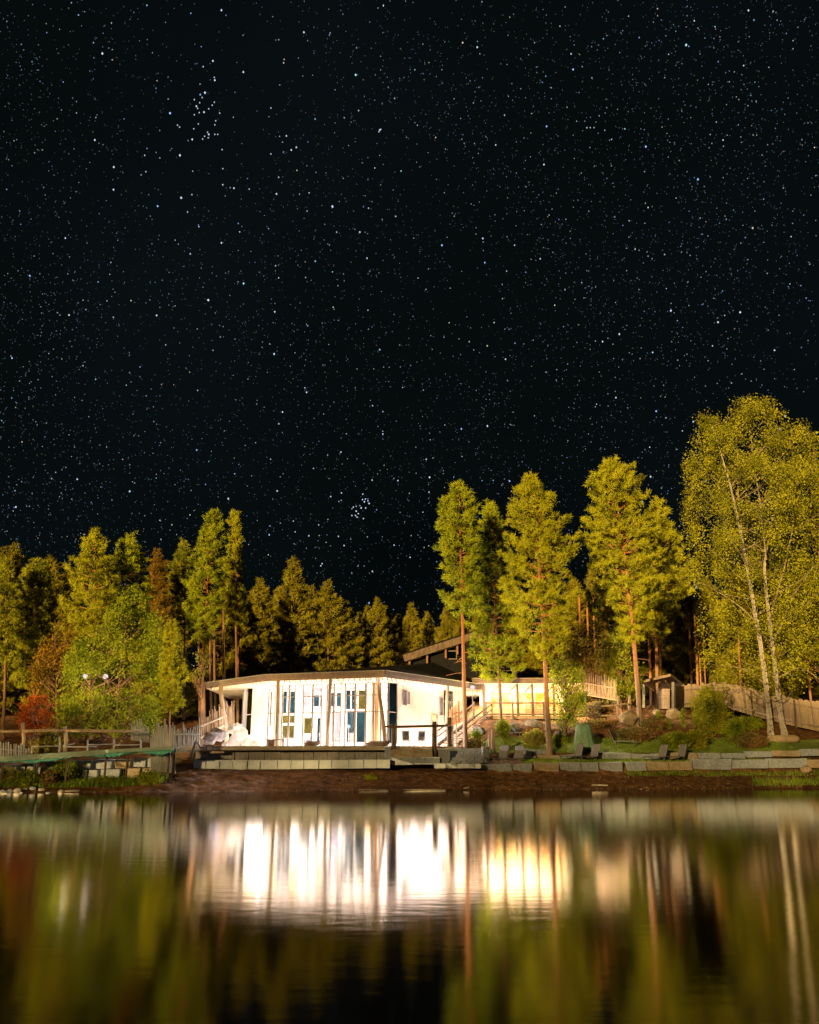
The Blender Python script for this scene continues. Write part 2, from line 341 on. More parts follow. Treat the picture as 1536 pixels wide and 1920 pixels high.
# ------------------------------------------------------------------ trees
def unit(v): return v / (np.linalg.norm(v, axis=-1, keepdims=True) + 1e-9)
def blades(Cn, Dr, size, k, wd, r, spread=.9):
    """k thin triangles fanned out from every tuft centre"""
    n = len(Cn); c = np.repeat(Cn, k, 0); d = np.repeat(Dr, k, 0); s = np.repeat(size, k)[:, None]
    dv = unit(d * .7 + r.normal(0, spread, (n * k, 3)) * .75)
    p = unit(np.cross(dv, r.normal(0, 1, (n * k, 3)))) * wd * .5
    o = c + r.normal(0, .22, (n * k, 3)) * s; L = s * r.uniform(.6, 1.15, (n * k, 1))
    V = np.empty((n * k, 3, 3)); V[:, 0] = o - p; V[:, 1] = o + p; V[:, 2] = o + dv * L
    return V
def leaves(Cn, k, rad, size, r, droop=0):
    n = len(Cn); c = np.repeat(Cn, k, 0) + r.normal(0, 1, (n * k, 3)) * rad * np.array([1, 1, .75])
    if droop: c[:, 2] -= np.abs(r.normal(0, droop, n * k))
    a = unit(r.normal(0, 1, (n * k, 3))); b = unit(np.cross(a, r.normal(0, 1, (n * k, 3)))); s = size * r.uniform(.6, 1.3, (n * k, 1))
    V = np.empty((n * k, 3, 3)); V[:, 0] = c - b * s * .45; V[:, 1] = c + b * s * .45; V[:, 2] = c + a * s * 1.15
    return V
def trunk_pts(track, Y, base):
    """track: [(px,py)...] from base up -> local points"""
    out = []
    for i, (px, py) in enumerate(track):
        p = at(px, py, Y)
        out.append(np.array([p.x - base[0], 0, p.z - base[2]]))
    out[0] = np.array([0, 0, -.3]); return np.array(out)
def smooth_poly(P, n):
    d = np.concatenate([[0], np.cumsum(np.linalg.norm(np.diff(P, axis=0), axis=1))]); t = np.linspace(0, d[-1], n)
    q = np.stack([np.interp(t, d, P[:, i]) for i in range(3)], 1)
    for _ in range(2): q[1:-1] = (q[:-2] + 2 * q[1:-1] + q[2:]) / 4
    return q
def pine(name, label, cat, track, outline, Y, r0, m='pine', bk='pine_bark', seed=1, dens=1.0, group=None, tuft=.34, up=0.0, gap=.42, dead=True, wd=.055, kb=15):
    """outline: [(py, px_left, px_right)] from the top down to the crown's foot"""
    r = np.random.default_rng(seed); bx = at(*track[0], Y).x; base = (bx, Y, float(gz(bx, Y)))
    root = thing(name, label, cat, base, group)
    P = smooth_poly(trunk_pts(track, Y, base), 22); P[1:-1, 1] += np.cumsum(r.normal(0, .04, 20)); H = P[-1, 2]
    mb = MB(); mb.tube(P, [max(.03, r0 * (1.25 if i == 0 else 1) * (1 - .93 * (i / 21) ** .85)) for i in range(22)], 9)
    oz = np.array([at(0, py, Y).z - base[2] for py, _, _ in outline]); ordr = np.argsort(oz)
    tx = lambda z: np.interp(z, P[:, 2], P[:, 0]); ty = lambda z: np.interp(z, P[:, 2], P[:, 1])
    el = np.array([tx(z) - (at(l, py, Y).x - bx) for (py, l, _), z in zip(outline, oz)]); er = np.array([(at(q, py, Y).x - bx) - tx(z) for (py, _, q), z in zip(outline, oz)])
    oz, el, er = oz[ordr], np.maximum(el[ordr], .1), np.maximum(er[ordr], .1)
    z = oz[0]; T, TD, TS = [], [], []
    while z < oz[-1] - .1:
        L_, R_ = np.interp(z, oz, el), np.interp(z, oz, er); t = (z - oz[0]) / (oz[-1] - oz[0])
        nb = r.integers(4, 7)
        a0 = r.uniform(0, 6.28)
        for k in range(nb):
            a = a0 + 6.283 * k / nb + r.normal(0, .25); ca = math.cos(a); wgt = (ca + 1) / 2
            lim = L_ * (1 - wgt) + R_ * wgt
            if abs(ca) < .5: lim = (L_ + R_) / 2
            Lb = lim * r.uniform(.72, 1.08) if r.random() > .15 else lim * .45
            if Lb < .15: Lb = .15
            e = np.interp(t, [0, .35, .8, 1], [-.12, .12, .45, .9]) + up + r.normal(0, .10)
            zz = z - Lb * math.sin(e) * .45 + r.uniform(-.15, .15)
            b0 = np.array([tx(zz), ty(zz), zz]); dh = np.array([math.cos(a), math.sin(a), 0]); s = np.linspace(0, 1, 6)[:, None]
            pts = b0 + dh * s * Lb * math.cos(e * .6) + np.array([0, 0, 1]) * Lb * (math.sin(e) * s * .7 + .22 * s ** 2.2)
            pts[1:] += r.normal(0, .04 * Lb ** .5, (5, 3)); rb = .016 + .012 * Lb
            mb.tube(pts, [rb * (1 - .8 * q) for q in np.linspace(0, 1, 6)], 4, False)
            nt_ = max(3, int(Lb * 9 * dens)); sp = r.uniform(.32, 1.02, nt_) ** .75 if Lb > 1 else r.uniform(.1, 1.02, nt_)
            q = np.stack([np.interp(sp, s[:, 0], pts[:, i]) for i in range(3)], 1)
            side = np.cross(dh, [0, 0, 1]); off = r.normal(0, .30, nt_) * Lb * (1.15 - sp) + r.normal(0, .08, nt_)
            q = q + side * off[:, None] + dh * np.abs(off[:, None]) * .4; q[:, 2] += r.normal(.03, .10, nt_)
            T.append(q); TD.append(np.tile(dh * .6 + np.array([0, 0, .65]), (nt_, 1)) + r.normal(0, .25, (nt_, 3))); TS.append(tuft * r.uniform(.7, 1.2, nt_))
        z += gap * r.uniform(.75, 1.25) * (1.25 - .5 * t)
    if dead:
        for k in range(9):                                        # dry stubs under the crown
            zz = r.uniform(max(1.5, oz[0] * .45), oz[0] + 1.5); a = r.uniform(0, 6.28); L = r.uniform(.4, 1.5); b0 = np.array([tx(zz), ty(zz), zz]); dh = np.array([math.cos(a), math.sin(a), -.12])
            mb.tube([b0, b0 + dh * L * .5, b0 + dh * L + np.array([0, 0, -.08])], [.03, .02, .01], 4, False)
    T, TD, TS = np.concatenate(T), np.concatenate(TD), np.concatenate(TS)
    V = blades(T, unit(TD), TS, kb, wd, r)
    me = mb.mesh('trunk', True); o = bpy.data.objects.new('trunk', me); me.materials.append(M[bk]); COL.objects.link(o); o.parent = root
    me = tri_mesh('crown', V); me.materials.append(M[m]); o = bpy.data.objects.new('crown', me); COL.objects.link(o); o.parent = root
    return root
def broad(name, label, cat, trunks, limbs, outline, Y, r0, m, bk, seed, nclus, k, rad, size, group=None, bk2=None, droop=0, depth=1.0, dark=.25, open_=-.18, airy=False):
    """leafy tree: trunks given as pixel tracks; leaf clusters fill the outline's volume"""
    r = np.random.default_rng(seed); bx = at(*trunks[0][0], Y).x; base = (bx, Y, float(gz(bx, Y))); root = thing(name, label, cat, base, group)
    oz = np.array([at(0, py, Y).z - base[2] for py, _, _ in outline]); ordr = np.argsort(oz)
    xl = np.array([at(l, py, Y).x - bx for py, l, _ in outline])[ordr]; xr = np.array([at(q, py, Y).x - bx for py, _, q in outline])[ordr]; oz = oz[ordr]
    wz = np.interp(np.linspace(oz[0], oz[-1], 60), oz, xr - xl); zz = np.interp(r.random(nclus), np.cumsum(wz) / wz.sum(), np.linspace(oz[0], oz[-1], 60))
    a, b = np.interp(zz, oz, xl), np.interp(zz, oz, xr); c, h = (a + b) / 2, (b - a) / 2
    q = r.normal(0, 1, (nclus, 2)); q /= np.linalg.norm(q, axis=1)[:, None]; q *= (r.random((nclus, 1)) ** dark)
    Cn = np.stack([c + q[:, 0] * h * .97, q[:, 1] * h * depth, zz], 1)
    keep = np.array([mnoise.noise(Vector(p * .5) + Vector((seed, 0, 0))) for p in Cn]) > open_; Cn = Cn[keep]
    if airy:                                                       # feathery crown: thinner in front of the stems and low down
        zn = (Cn[:, 2] - oz[0]) / (oz[-1] - oz[0]); pr = np.interp(zn, [0, .18, .42, .7, 1], [.22, .40, .75, 1, 1]) * np.where((Cn[:, 1] < 0) & (zn < .55), .6, 1.0); Cn = Cn[r.random(len(Cn)) < pr]
    ends = []
    for ti, tr in enumerate(trunks):
        P = trunk_pts(tr, Y, base)
        if ti: P[0][0] = at(*tr[0], Y).x - bx
        P = smooth_poly(P, 20); P[1:, 1] += np.cumsum(r.normal(0, .05, 19)) + (.5 * ti)
        mb = MB(); mb.tube(P, [r0 * (1.3 if i == 0 else 1) * (1 - .9 * (i / 19) ** .9) + .015 for i in range(20)], 9); ends.append(P)
        me = mb.mesh('trunk', True); me.materials.append(M[bk]); o = bpy.data.objects.new('trunk', me); COL.objects.link(o); o.parent = root
    mb = MB()
    for tr in limbs:
        P = np.array([[at(px, py, Y).x - bx, 0, at(px, py, Y).z - base[2]] for px, py in tr]); P = smooth_poly(P, 9); P[1:, 1] += np.cumsum(r.normal(0, .18, 8))
        mb.tube(P, [.10 * (1 - .8 * i / 8) for i in range(9)], 6, False)
    sel = Cn[r.choice(len(Cn), min(len(Cn), 110), False)]
    for p in sel:                                                 # limbs reaching the clusters
        P = ends[r.integers(len(ends))]; j = np.argmin(np.abs(P[:, 2] - (p[2] - 1.2 - .45 * abs(p[0] - np.interp(p[2], P[:, 2], P[:, 0]))))); s0 = P[max(2, j)]
        md = (s0 + p) / 2 + np.array([0, 0, -.15 * abs(p[0] - s0[0])]); mb.tube([s0, md, p], [.05, .03, .01], 4, False)
    me = mb.mesh('limbs', True); me.materials.append(M[bk2 or bk]); o = bpy.data.objects.new('limbs', me); COL.objects.link(o); o.parent = root
    me = tri_mesh('crown', leaves(Cn, k, rad, size, r, droop)); me.materials.append(M[m]); o = bpy.data.objects.new('crown', me); COL.objects.link(o); o.parent = root
    return root

# right group
pine('tall_pine', 'tall bare-stemmed pine before the right end of the lodge roof', 'tree', [(873, 1390), (868, 1180), (864, 1050), (858, 905)],
     [(903, 854, 862), (920, 845, 874), (935, 836, 893), (965, 812, 895), (985, 812, 895), (1010, 822, 900), (1050, 817, 905), (1100, 827, 905), (1130, 830, 898), (1152, 845, 890)], 66.5, .21, 'pine_green', seed=2, dens=1.15)
pine('slim_pine', 'slim pine between the two tall pines, its low crown in front of the wing roof', 'tree', [(940, 1345), (932, 1200), (925, 1080), (918, 942)],
     [(940, 915, 921), (960, 900, 930), (1010, 893, 952), (1060, 888, 962), (1100, 872, 966), (1150, 870, 970), (1200, 872, 976), (1250, 877, 990), (1275, 890, 965)], 74, .15, 'pine_green', seed=3, dens=1.0)
pine('tall_pine', 'tall pine with an orange stem growing from the lawn edge beside the lodge wing', 'tree', [(1030, 1397), (1019, 1180), (1006, 1000), (995, 892)],
     [(890, 990, 998), (915, 971, 1015), (932, 964, 1038), (950, 957, 1045), (975, 947, 1050), (1010, 943, 1074), (1050, 946, 1082), (1080, 936, 1085), (1110, 932, 1082), (1150, 942, 1085), (1180, 962, 1075), (1210, 985, 1060), (1235, 995, 1050)], 66, .24, seed=4, dens=1.15)
pine('tall_pine', 'tall leaning pine rising beside the timber shelter', 'tree', [(1199, 1330), (1187, 1180), (1166, 1000), (1143, 865)],
     [(862, 1138, 1148), (890, 1116, 1188), (925, 1091, 1203), (948, 1108, 1212), (985, 1086, 1228), (1030, 1096, 1235), (1070, 1106, 1243), (1110, 1126, 1250), (1150, 1148, 1235), (1200, 1165, 1215)], 74, .25, seed=5, dens=1.1)
pine('broad_pine', 'broad pine behind the leaning one, its bright edge against the sky', 'tree', [(1228, 1300), (1232, 1150), (1236, 935)],
     [(935, 1230, 1243), (960, 1215, 1257), (1000, 1200, 1266), (1050, 1190, 1288), (1095, 1180, 1312), (1140, 1180, 1292), (1190, 1195, 1260)], 82, .2, seed=6, dens=1.0)
pine('thin_pine', 'thin pine behind the upright stick fence', 'tree', [(1152, 1290), (1140, 1170), (1132, 1090)], [(1090, 1125, 1138), (1120, 1100, 1165), (1160, 1098, 1170), (1185, 1112, 1160)], 84, .13, 'pine_mid', seed=7)
broad('twin_birch', 'great twin-stemmed white-barked birch with a broad crown by the plank fence', 'tree',
      [[(1444, 1364), (1437, 1290), (1420, 1170), (1400, 1060), (1372, 920), (1335, 800)], [(1471, 1362), (1462, 1270), (1447, 1150), (1437, 1050), (1460, 950), (1475, 850)]],
      [[(1437, 1050), (1422, 920), (1408, 770)], [(1400, 1060), (1385, 920), (1380, 800)], [(1400, 1060), (1350, 960), (1325, 900)], [(1452, 1200), (1490, 1120), (1530, 1060)], [(1445, 1290), (1400, 1255), (1320, 1245)], [(1420, 1170), (1370, 1120), (1310, 1090)], [(1462, 1270), (1500, 1245), (1560, 1290)], [(1447, 1150), (1480, 1040), (1500, 920)]],
      [(750, 1390, 1448), (760, 1320, 1460), (790, 1306, 1475), (812, 1302, 1522), (850, 1272, 1532), (900, 1284, 1552), (950, 1278, 1560), (1000, 1290, 1560), (1050, 1278, 1560), (1100, 1308, 1560), (1150, 1300, 1560), (1200, 1296, 1550), (1250, 1306, 1545), (1290, 1330, 1530)],
      74, .22, 'birchleaf', 'birch_bark', 8, 6600, 40, .27, .125, bk2='birch_limb', droop=.55, depth=.7, dark=.42, open_=.06, airy=True)
broad('leafy_tree', 'leafy tree behind the birch at the right edge of the picture', 'tree', [[(1545, 1330), (1540, 1100), (1530, 830)]], [],
      [(815, 1510, 1540), (860, 1495, 1580), (950, 1480, 1600), (1100, 1470, 1620), (1250, 1490, 1600)], 83, .2, 'birchleaf', 'dark_bark', 9, 800, 26, .4, .2)
broad('young_tree', 'young leafy tree at the corner of the lodge wing', 'tree', [[(1058, 1375), (1060, 1320), (1062, 1250)]], [],
      [(1235, 1045, 1075), (1260, 1030, 1090), (1300, 1028, 1100), (1340, 1035, 1090), (1362, 1045, 1080)], 70, .06, 'leaf', 'dark_bark', 10, 260, 26, .22, .13)
broad('yellow_shrub', 'bright yellow-green lit shrub above the wing roof', 'shrub', [[(1095, 1275), (1095, 1230), (1098, 1190)]], [],
      [(1175, 1085, 1120), (1200, 1060, 1150), (1230, 1045, 1165), (1262, 1040, 1150)], 82, .07, 'yellowleaf', 'dark_bark', 11, 320, 24, .26, .15)
broad('green_shrub', 'dark green leafy shrub behind the stick fence beside the leaning pine', 'shrub', [[(1165, 1330), (1165, 1270), (1165, 1220)]], [],
      [(1180, 1150, 1185), (1215, 1130, 1200), (1260, 1135, 1198), (1310, 1140, 1195)], 80, .07, 'leaf', 'dark_bark', 12, 300, 24, .26, .14)

# left group
pine('pine_tree', 'pine cut by the left edge of the picture', 'tree', [(10, 1345), (12, 1200), (12, 1048)], [(1045, 5, 20), (1075, -10, 28), (1120, -20, 32), (1200, -22, 30), (1240, -10, 25)], 78, .18, 'pine_mid', 'dark_bark', 20)
pine('pine_tree', 'fuzzy columnar pine second from the left edge', 'tree', [(66, 1345), (66, 1200), (68, 1050)], [(1048, 62, 78), (1065, 50, 90), (1100, 30, 96), (1160, 15, 98), (1230, 12, 98), (1290, 25, 80)], 82, .18, 'pine_mid', 'dark_bark', 21, dens=1.2)
pine('pine_tree', 'pointed pine with layered boughs above the left leafy trees', 'tree', [(176, 1345), (177, 1200), (178, 997)], [(995, 175, 182), (1015, 160, 193), (1040, 148, 206), (1060, 135, 210), (1085, 118, 215), (1120, 125, 218), (1160, 108, 222), (1210, 110, 225), (1250, 130, 215)], 80, .2, 'pine', seed=22, dens=1.1)
pine('pine_tree', 'dense dark green pine right of the layered pointed one', 'tree', [(246, 1345), (246, 1200), (247, 1003)], [(1002, 244, 251), (1030, 220, 262), (1060, 207, 276), (1100, 200, 282), (1150, 198, 285), (1200, 210, 275)], 84, .2, 'pine_green', seed=23, dens=1.2)
pine('rusty_spruce', 'rust-coloured dying conifer among the left pines', 'tree', [(297, 1330), (296, 1200), (294, 1035)], [(1033, 291, 298), (1060, 280, 312), (1090, 275, 320), (1130, 270, 325), (1190, 275, 320)], 95, .17, 'autumn', 'dark_bark', 24)
pine('pine_tree', 'dim pine between the rust-coloured conifer and the tallest left pine', 'tree', [(346, 1330), (346, 1200), (345, 1013)], [(1011, 342, 349), (1035, 330, 360), (1070, 318, 368), (1120, 315, 372), (1190, 320, 368)], 92, .18, 'pine_mid', 'dark_bark', 25)
pine('tall_pine', 'tallest pine of the left group, just left of the lodge', 'tree', [(384, 1350), (382, 1200), (390, 1080), (402, 958)], [(956, 398, 406), (975, 388, 419), (1000, 372, 424), (1030, 360, 424), (1060, 354, 424), (1100, 344, 426), (1140, 345, 420), (1175, 350, 412), (1200, 360, 400)], 78, .22, 'pine_green', seed=26, dens=1.15)
pine('tall_pine', 'slender pine with a tufted top right behind the tallest left pine', 'tree', [(448, 1320), (447, 1150), (443, 963)], [(962, 436, 447), (985, 424, 452), (1005, 430, 452), (1050, 420, 454), (1110, 420, 460), (1170, 425, 465)], 84, .17, 'pine', seed=27)
pine('young_pine', 'young bright yellow-lit pine left of the lodge behind the stick fence', 'tree', [(321, 1350), (322, 1260), (322, 1166)], [(1163, 319, 325), (1185, 308, 334), (1215, 303, 341), (1250, 300, 345), (1280, 296, 353), (1305, 300, 345), (1330, 308, 352)], 69, .08, 'pine', seed=28, tuft=.26, gap=.3, dens=1.3, dead=False)
broad('aspen_tree', 'big rounded green leafy tree behind the left rail fence', 'tree', [[(215, 1375), (225, 1250), (245, 1115)], [(160, 1375), (165, 1280), (170, 1190)]], [],
      [(1110, 235, 262), (1135, 215, 285), (1170, 190, 300), (1210, 140, 315), (1250, 110, 320), (1300, 95, 318), (1345, 100, 300), (1375, 120, 290)], 71, .11, 'leaf', 'dark_bark', 30, 1500, 27, .28, .15, depth=.6)
broad('autumn_tree', 'orange-brown autumn tree at the left of the big green leafy tree', 'tree', [[(110, 1365), (108, 1280), (108, 1165)]], [],
      [(1155, 100, 120), (1185, 85, 135), (1230, 68, 140), (1280, 60, 140), (1330, 75, 135)], 75, .08, 'autumn', 'dark_bark', 31, 480, 25, .26, .15)
broad('red_shrub', 'bushy red-leaved shrub behind the left rail fence', 'shrub', [[(72, 1385), (72, 1350), (72, 1325)]], [],
      [(1306, 60, 85), (1325, 42, 100), (1350, 38, 105), (1375, 45, 100)], 66, .04, 'redleaf', 'dark_bark', 32, 240, 26, .17, .11)
broad('leafy_sapling', 'small yellow-lit sapling by the twin stems left of the lodge roof', 'shrub', [[(378, 1370), (378, 1300), (378, 1235)]], [],
      [(1225, 368, 392), (1245, 362, 392), (1275, 355, 378)], 74, .03, 'yellowleaf', 'dark_bark', 33, 60, 22, .2, .13)

# middle forest behind the lodge: individual pines, three crowns shared
MIDL = 'dim pine in the row of forest behind the lodge roof'
protos = []
ORDS = ['first', 'second', 'third', 'fourth', 'fifth', 'sixth', 'seventh', 'eighth', 'ninth', 'tenth', 'eleventh', 'twelfth', 'thirteenth', 'fourteenth', 'fifteenth', 'sixteenth', 'seventeenth', 'eighteenth', 'nineteenth', 'twentieth', 'twenty-first', 'twenty-second', 'twenty-third', 'twenty-fourth', 'twenty-fifth', 'twenty-sixth', 'twenty-seventh']
for i, (sd, wl) in enumerate(((41, 46), (42, 40), (43, 52))):
    protos.append(pine('forest_pine', MIDL, 'tree', [(560, 1300), (560, 1150), (560, 1042)],
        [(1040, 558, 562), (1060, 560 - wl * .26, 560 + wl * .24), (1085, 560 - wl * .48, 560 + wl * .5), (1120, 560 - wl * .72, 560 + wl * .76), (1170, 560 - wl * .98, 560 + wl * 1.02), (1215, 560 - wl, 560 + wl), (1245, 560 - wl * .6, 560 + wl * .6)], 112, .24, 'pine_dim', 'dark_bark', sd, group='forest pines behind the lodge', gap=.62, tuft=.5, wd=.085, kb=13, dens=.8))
H0 = at(560, 1040, 112).z - float(gz(protos[0].location.x, 112))
mid = [(497, 1080, 112), (560, 1042, 112), (622, 1088, 114), (470, 1112, 118), (530, 1100, 122), (590, 1098, 124), (655, 1122, 116), (685, 1132, 126), (703, 1120, 120), (728, 1132, 124), (770, 1128, 116), (748, 1150, 128), (803, 1142, 122), (832, 1136, 120), (812, 1160, 130), (865, 1150, 128), (640, 1150, 130), (510, 1140, 132), (480, 1135, 126), (545, 1120, 130), (577, 1115, 128), (608, 1125, 134), (672, 1145, 132), (715, 1150, 134), (760, 1152, 134), (788, 1155, 130), (845, 1155, 132),
       (905, 1120, 118), (960, 1110, 122), (1075, 1080, 108), (1045, 1120, 116), (1110, 1060, 112), (1260, 1060, 108), (1290, 1120, 104), (1330, 1080, 110), (1185, 1090, 112), (1380, 1060, 112), (1440, 1050, 114), (1500, 1060, 112),
       (-5, 1020, 104), (40, 1018, 108), (95, 1040, 110), (140, 1060, 112), (215, 1060, 114), (300, 1060, 116), (330, 1050, 112), (415, 1080, 112), (440, 1120, 108), (-40, 1010, 110)]
for i, (px, py, Y) in enumerate(mid):
    p = at(px, py, Y); g = float(gz(p.x, Y)); sc = (p.z - g) / H0
    o = protos[i] if i < 3 else copy_tree(protos[i % 3])
    o.location = (p.x, Y, g - .2); s = random.uniform(.85, 1.15); o.scale = (sc * s, sc * s, sc); o.rotation_euler = (0, 0, random.uniform(0, 6.28) if i > 2 else 0)
    part_ = 0 if i < 27 else 1 if i < 39 else 2; row_ = sorted(q[0] for q in (mid[:27], mid[27:39], mid[39:])[part_])
    o['label'] = ['dim pine in the forest row behind the lodge roof, %s treetop from the left', 'dark pine in the forest behind the right pines and birch, %s from the left', 'dark pine in the forest behind the left trees, %s from the left'][part_] % ORDS[row_.index(px)]
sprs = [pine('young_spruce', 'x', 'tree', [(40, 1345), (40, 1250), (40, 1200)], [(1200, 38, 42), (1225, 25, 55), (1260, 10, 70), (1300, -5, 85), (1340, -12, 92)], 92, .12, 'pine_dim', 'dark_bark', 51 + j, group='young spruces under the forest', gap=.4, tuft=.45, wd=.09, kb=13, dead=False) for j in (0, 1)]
HS = at(40, 1200, 92).z - float(gz(sprs[0].location.x, 92))
spl = sorted([(-30, 1195, 90), (15, 1215, 92), (60, 1205, 94), (105, 1220, 92), (150, 1205, 95), (200, 1215, 93), (250, 1205, 94), (300, 1215, 92), (345, 1225, 95), (395, 1235, 100), (430, 1215, 104), (475, 1220, 106), (1000, 1215, 98), (1050, 1200, 100), (1085, 1190, 104), (1125, 1205, 103), (1180, 1200, 99), (1215, 1215, 101), (1255, 1195, 104), (1290, 1205, 106), (1335, 1190, 104), (1375, 1205, 102), (1420, 1195, 104), (1465, 1210, 102), (1510, 1195, 104), (1560, 1210, 102)])
for i, (px, py, Y) in enumerate(spl):
    p = at(px, py, Y); g = float(gz(p.x, Y)); sc = (p.z - g) / HS; o = sprs[i] if i < 2 else copy_tree(sprs[i % 2]); q = random.uniform(.9, 1.2)
    o.location = (p.x, Y, g - .1); o.scale = (sc * q, sc * q, sc); o.rotation_euler = (0, 0, random.uniform(0, 6.28)); o['label'] = ('dark young spruce in the undergrowth behind the left trees, %s from the left' % ORDS[i]) if i < 12 else ('dark young spruce in the undergrowth behind the right fences, %s from the left' % ORDS[i - 12])
# thin bare stems standing in the dark behind the fences
ORD = ['first', 'second', 'third', 'fourth', 'fifth', 'sixth', 'seventh', 'eighth', 'ninth', 'tenth', 'eleventh', 'twelfth', 'thirteenth', 'fourteenth', 'fifteenth', 'sixteenth', 'seventeenth', 'eighteenth', 'nineteenth', 'twentieth']
SEEN = {}
def nth(k): SEEN[k] = SEEN.get(k, -1) + 1; return ORD[SEEN[k]]
stemlab = {0: 'thin bare trunk in the wood behind the lodge corner', 1: 'thin orange bare trunk behind the leaning pine', 2: 'thin reddish bare trunk above the plank fence'}
for px, yb, yt, Y, k in sorted([(400, 1330, 1150, 86, 0), (408, 1330, 1150, 88, 0), (425, 1310, 1140, 92, 0), (424, 1320, 1180, 84, 0), (448, 1300, 1150, 95, 0), (378, 1360, 1160, 79, 0), (387, 1360, 1160, 80, 0),
                         (1092, 1290, 1120, 96, 1), (1107, 1290, 1130, 98, 1), (1118, 1290, 1120, 100, 1), (1138, 1290, 1120, 94, 1), (1221, 1320, 1150, 86, 1), (1241, 1310, 1150, 88, 1),
                         (1298, 1310, 1150, 98, 2), (1308, 1300, 1150, 96, 2), (1314, 1300, 1160, 97, 2), (1322, 1300, 1170, 100, 2), (1390, 1310, 1180, 98, 2), (1520, 1310, 1230, 92, 2)]):
    a, b2 = at(px, yb, Y), at(px - 6, yt, Y); g = float(gz(a.x, Y)); t = thing('bare_trunk', stemlab[k] + ', ' + nth(('stem', k)) + ' from the left', 'tree', (a.x, Y, g), ['bare trunks left of the lodge', 'bare trunks behind the stick fence', 'bare trunks above the plank fence'][k])
    mb = MB().tube([(a.x, Y, g - .2), ((a.x + b2.x) / 2 + random.uniform(-.1, .1), Y, (g + b2.z) / 2), (b2.x, Y, b2.z)], [.15, .12, .09], 7)
    for j in range(6):
        z = random.uniform(.35, 1) * (b2.z - g) + g; an = random.uniform(0, 6.28); f = (z - g) / (b2.z - g); x = a.x + (b2.x - a.x) * f
        mb.tube([(x, Y, z), (x + math.cos(an) * random.uniform(.5, 1.4), Y + math.sin(an), z - random.uniform(-.2, .4))], [.025, .008], 4)
    mb.build('trunk', M['dark_bark'] if k == 0 else M['pine_bark'], t, True)

# ------------------------------------------------------------------ stones
def block_mesh(L, D, H, seed, j=.05, bev=.05):
    bm = bmesh.new(); bmesh.ops.create_cube(bm, size=1); bmesh.ops.scale(bm, vec=(L, D, H), verts=bm.verts)
    rr = random.Random(seed)
    for v in bm.verts: v.co += Vector((rr.uniform(-1, 1) * j * 1.5, rr.uniform(-1, 1) * j, rr.uniform(-1, 1) * j))
    bmesh.ops.bevel(bm, geom=list(bm.edges), offset=min(bev, H * .2), segments=2, profile=.6, affect='EDGES')
    for v in bm.verts: v.co += Vector((rr.uniform(-1, 1), rr.uniform(-1, 1), rr.uniform(-1, 1))) * min(.014, j * .3)
    me = bpy.data.meshes.new('stone'); bm.to_mesh(me); bm.free(); return me
def stone(px0, px1, py0, py1, Y, D, parent, m='stone', seed=0, name='stone', dY=0, j=.05, bev=.05):
    a, b_ = at(px0, py1, Y), at(px1, py0, Y); me = block_mesh(b_.x - a.x, D, b_.z - a.z, seed, j, bev); me.materials.append(M[m])
    o = bpy.data.objects.new(name, me); COL.objects.link(o); o.parent = parent
    o.location = Vector(((a.x + b_.x) / 2, Y + D / 2 + dY, (a.z + b_.z) / 2)) - Vector(parent.location); o.rotation_euler = (0, 0, random.uniform(-.03, .03)); return o
def boulder(name, label, px, py, Y, rx, ry, rz, m, seed, group=None, parent=None, cat='boulder'):
    bm = bmesh.new(); bmesh.ops.create_icosphere(bm, subdivisions=3, radius=1)
    for v in bm.verts:
        n = mnoise.noise(v.co * 1.3 + Vector((seed * 3.1, 0, 0))) * .35 + mnoise.noise(v.co * 3.5 + Vector((0, seed, 0))) * .1; v.co *= 1 + n
        v.co.x *= rx; v.co.y *= ry; v.co.z *= rz
    me = bpy.data.meshes.new(name); bm.to_mesh(me); bm.free(); me.polygons.foreach_set('use_smooth', [True] * len(me.polygons)); me.materials.append(M[m]); o = bpy.data.objects.new(name, me); COL.objects.link(o)
    p = at(px, py, Y); o.location = (p.x, Y, p.z)
    if parent: o.parent = parent; o.location = p - Vector(parent.location)
    else: tag(o, label, cat, group)
    return o
def shY(px): return 57.5 + .18 * (px - 768) / 28.0

low = thing('lower_stone_row', 'lower row of large grey granite blocks edging the bank on the right', 'stone wall', (10, 62.5, 1.2))
edges = [(903, 960), (961, 998), (1001, 1048), (1050, 1088), (1090, 1123), (1125, 1169), (1175, 1212), (1214, 1252), (1254, 1300), (1301, 1371), (1372, 1440), (1442, 1514), (1515, 1570), (1572, 1640)]
for i, (a, b_) in enumerate(edges):
    c = (a + b_) / 2; top = np.interp(c, [930, 1250, 1540], [1432, 1428, 1424]); bot = np.interp(c, [930, 1250, 1540], [1445, 1443, 1438])
    if 1301 <= c <= 1514: top -= 3; bot -= 1
    stone(a + .4, b_ - .4, top + random.uniform(-1.2, 1.2), bot + 2, shY(c) + 3.75, .75, low, ['stone', 'stone', 'stone_tan', 'stone', 'stone'][i % 5] if c < 1254 or c > 1300 else 'stone_tan', i + 3)
upp = thing('upper_stone_row', 'upper row of granite blocks between the grass strip and the lawn', 'stone wall', (10, 65.5, 1.9))
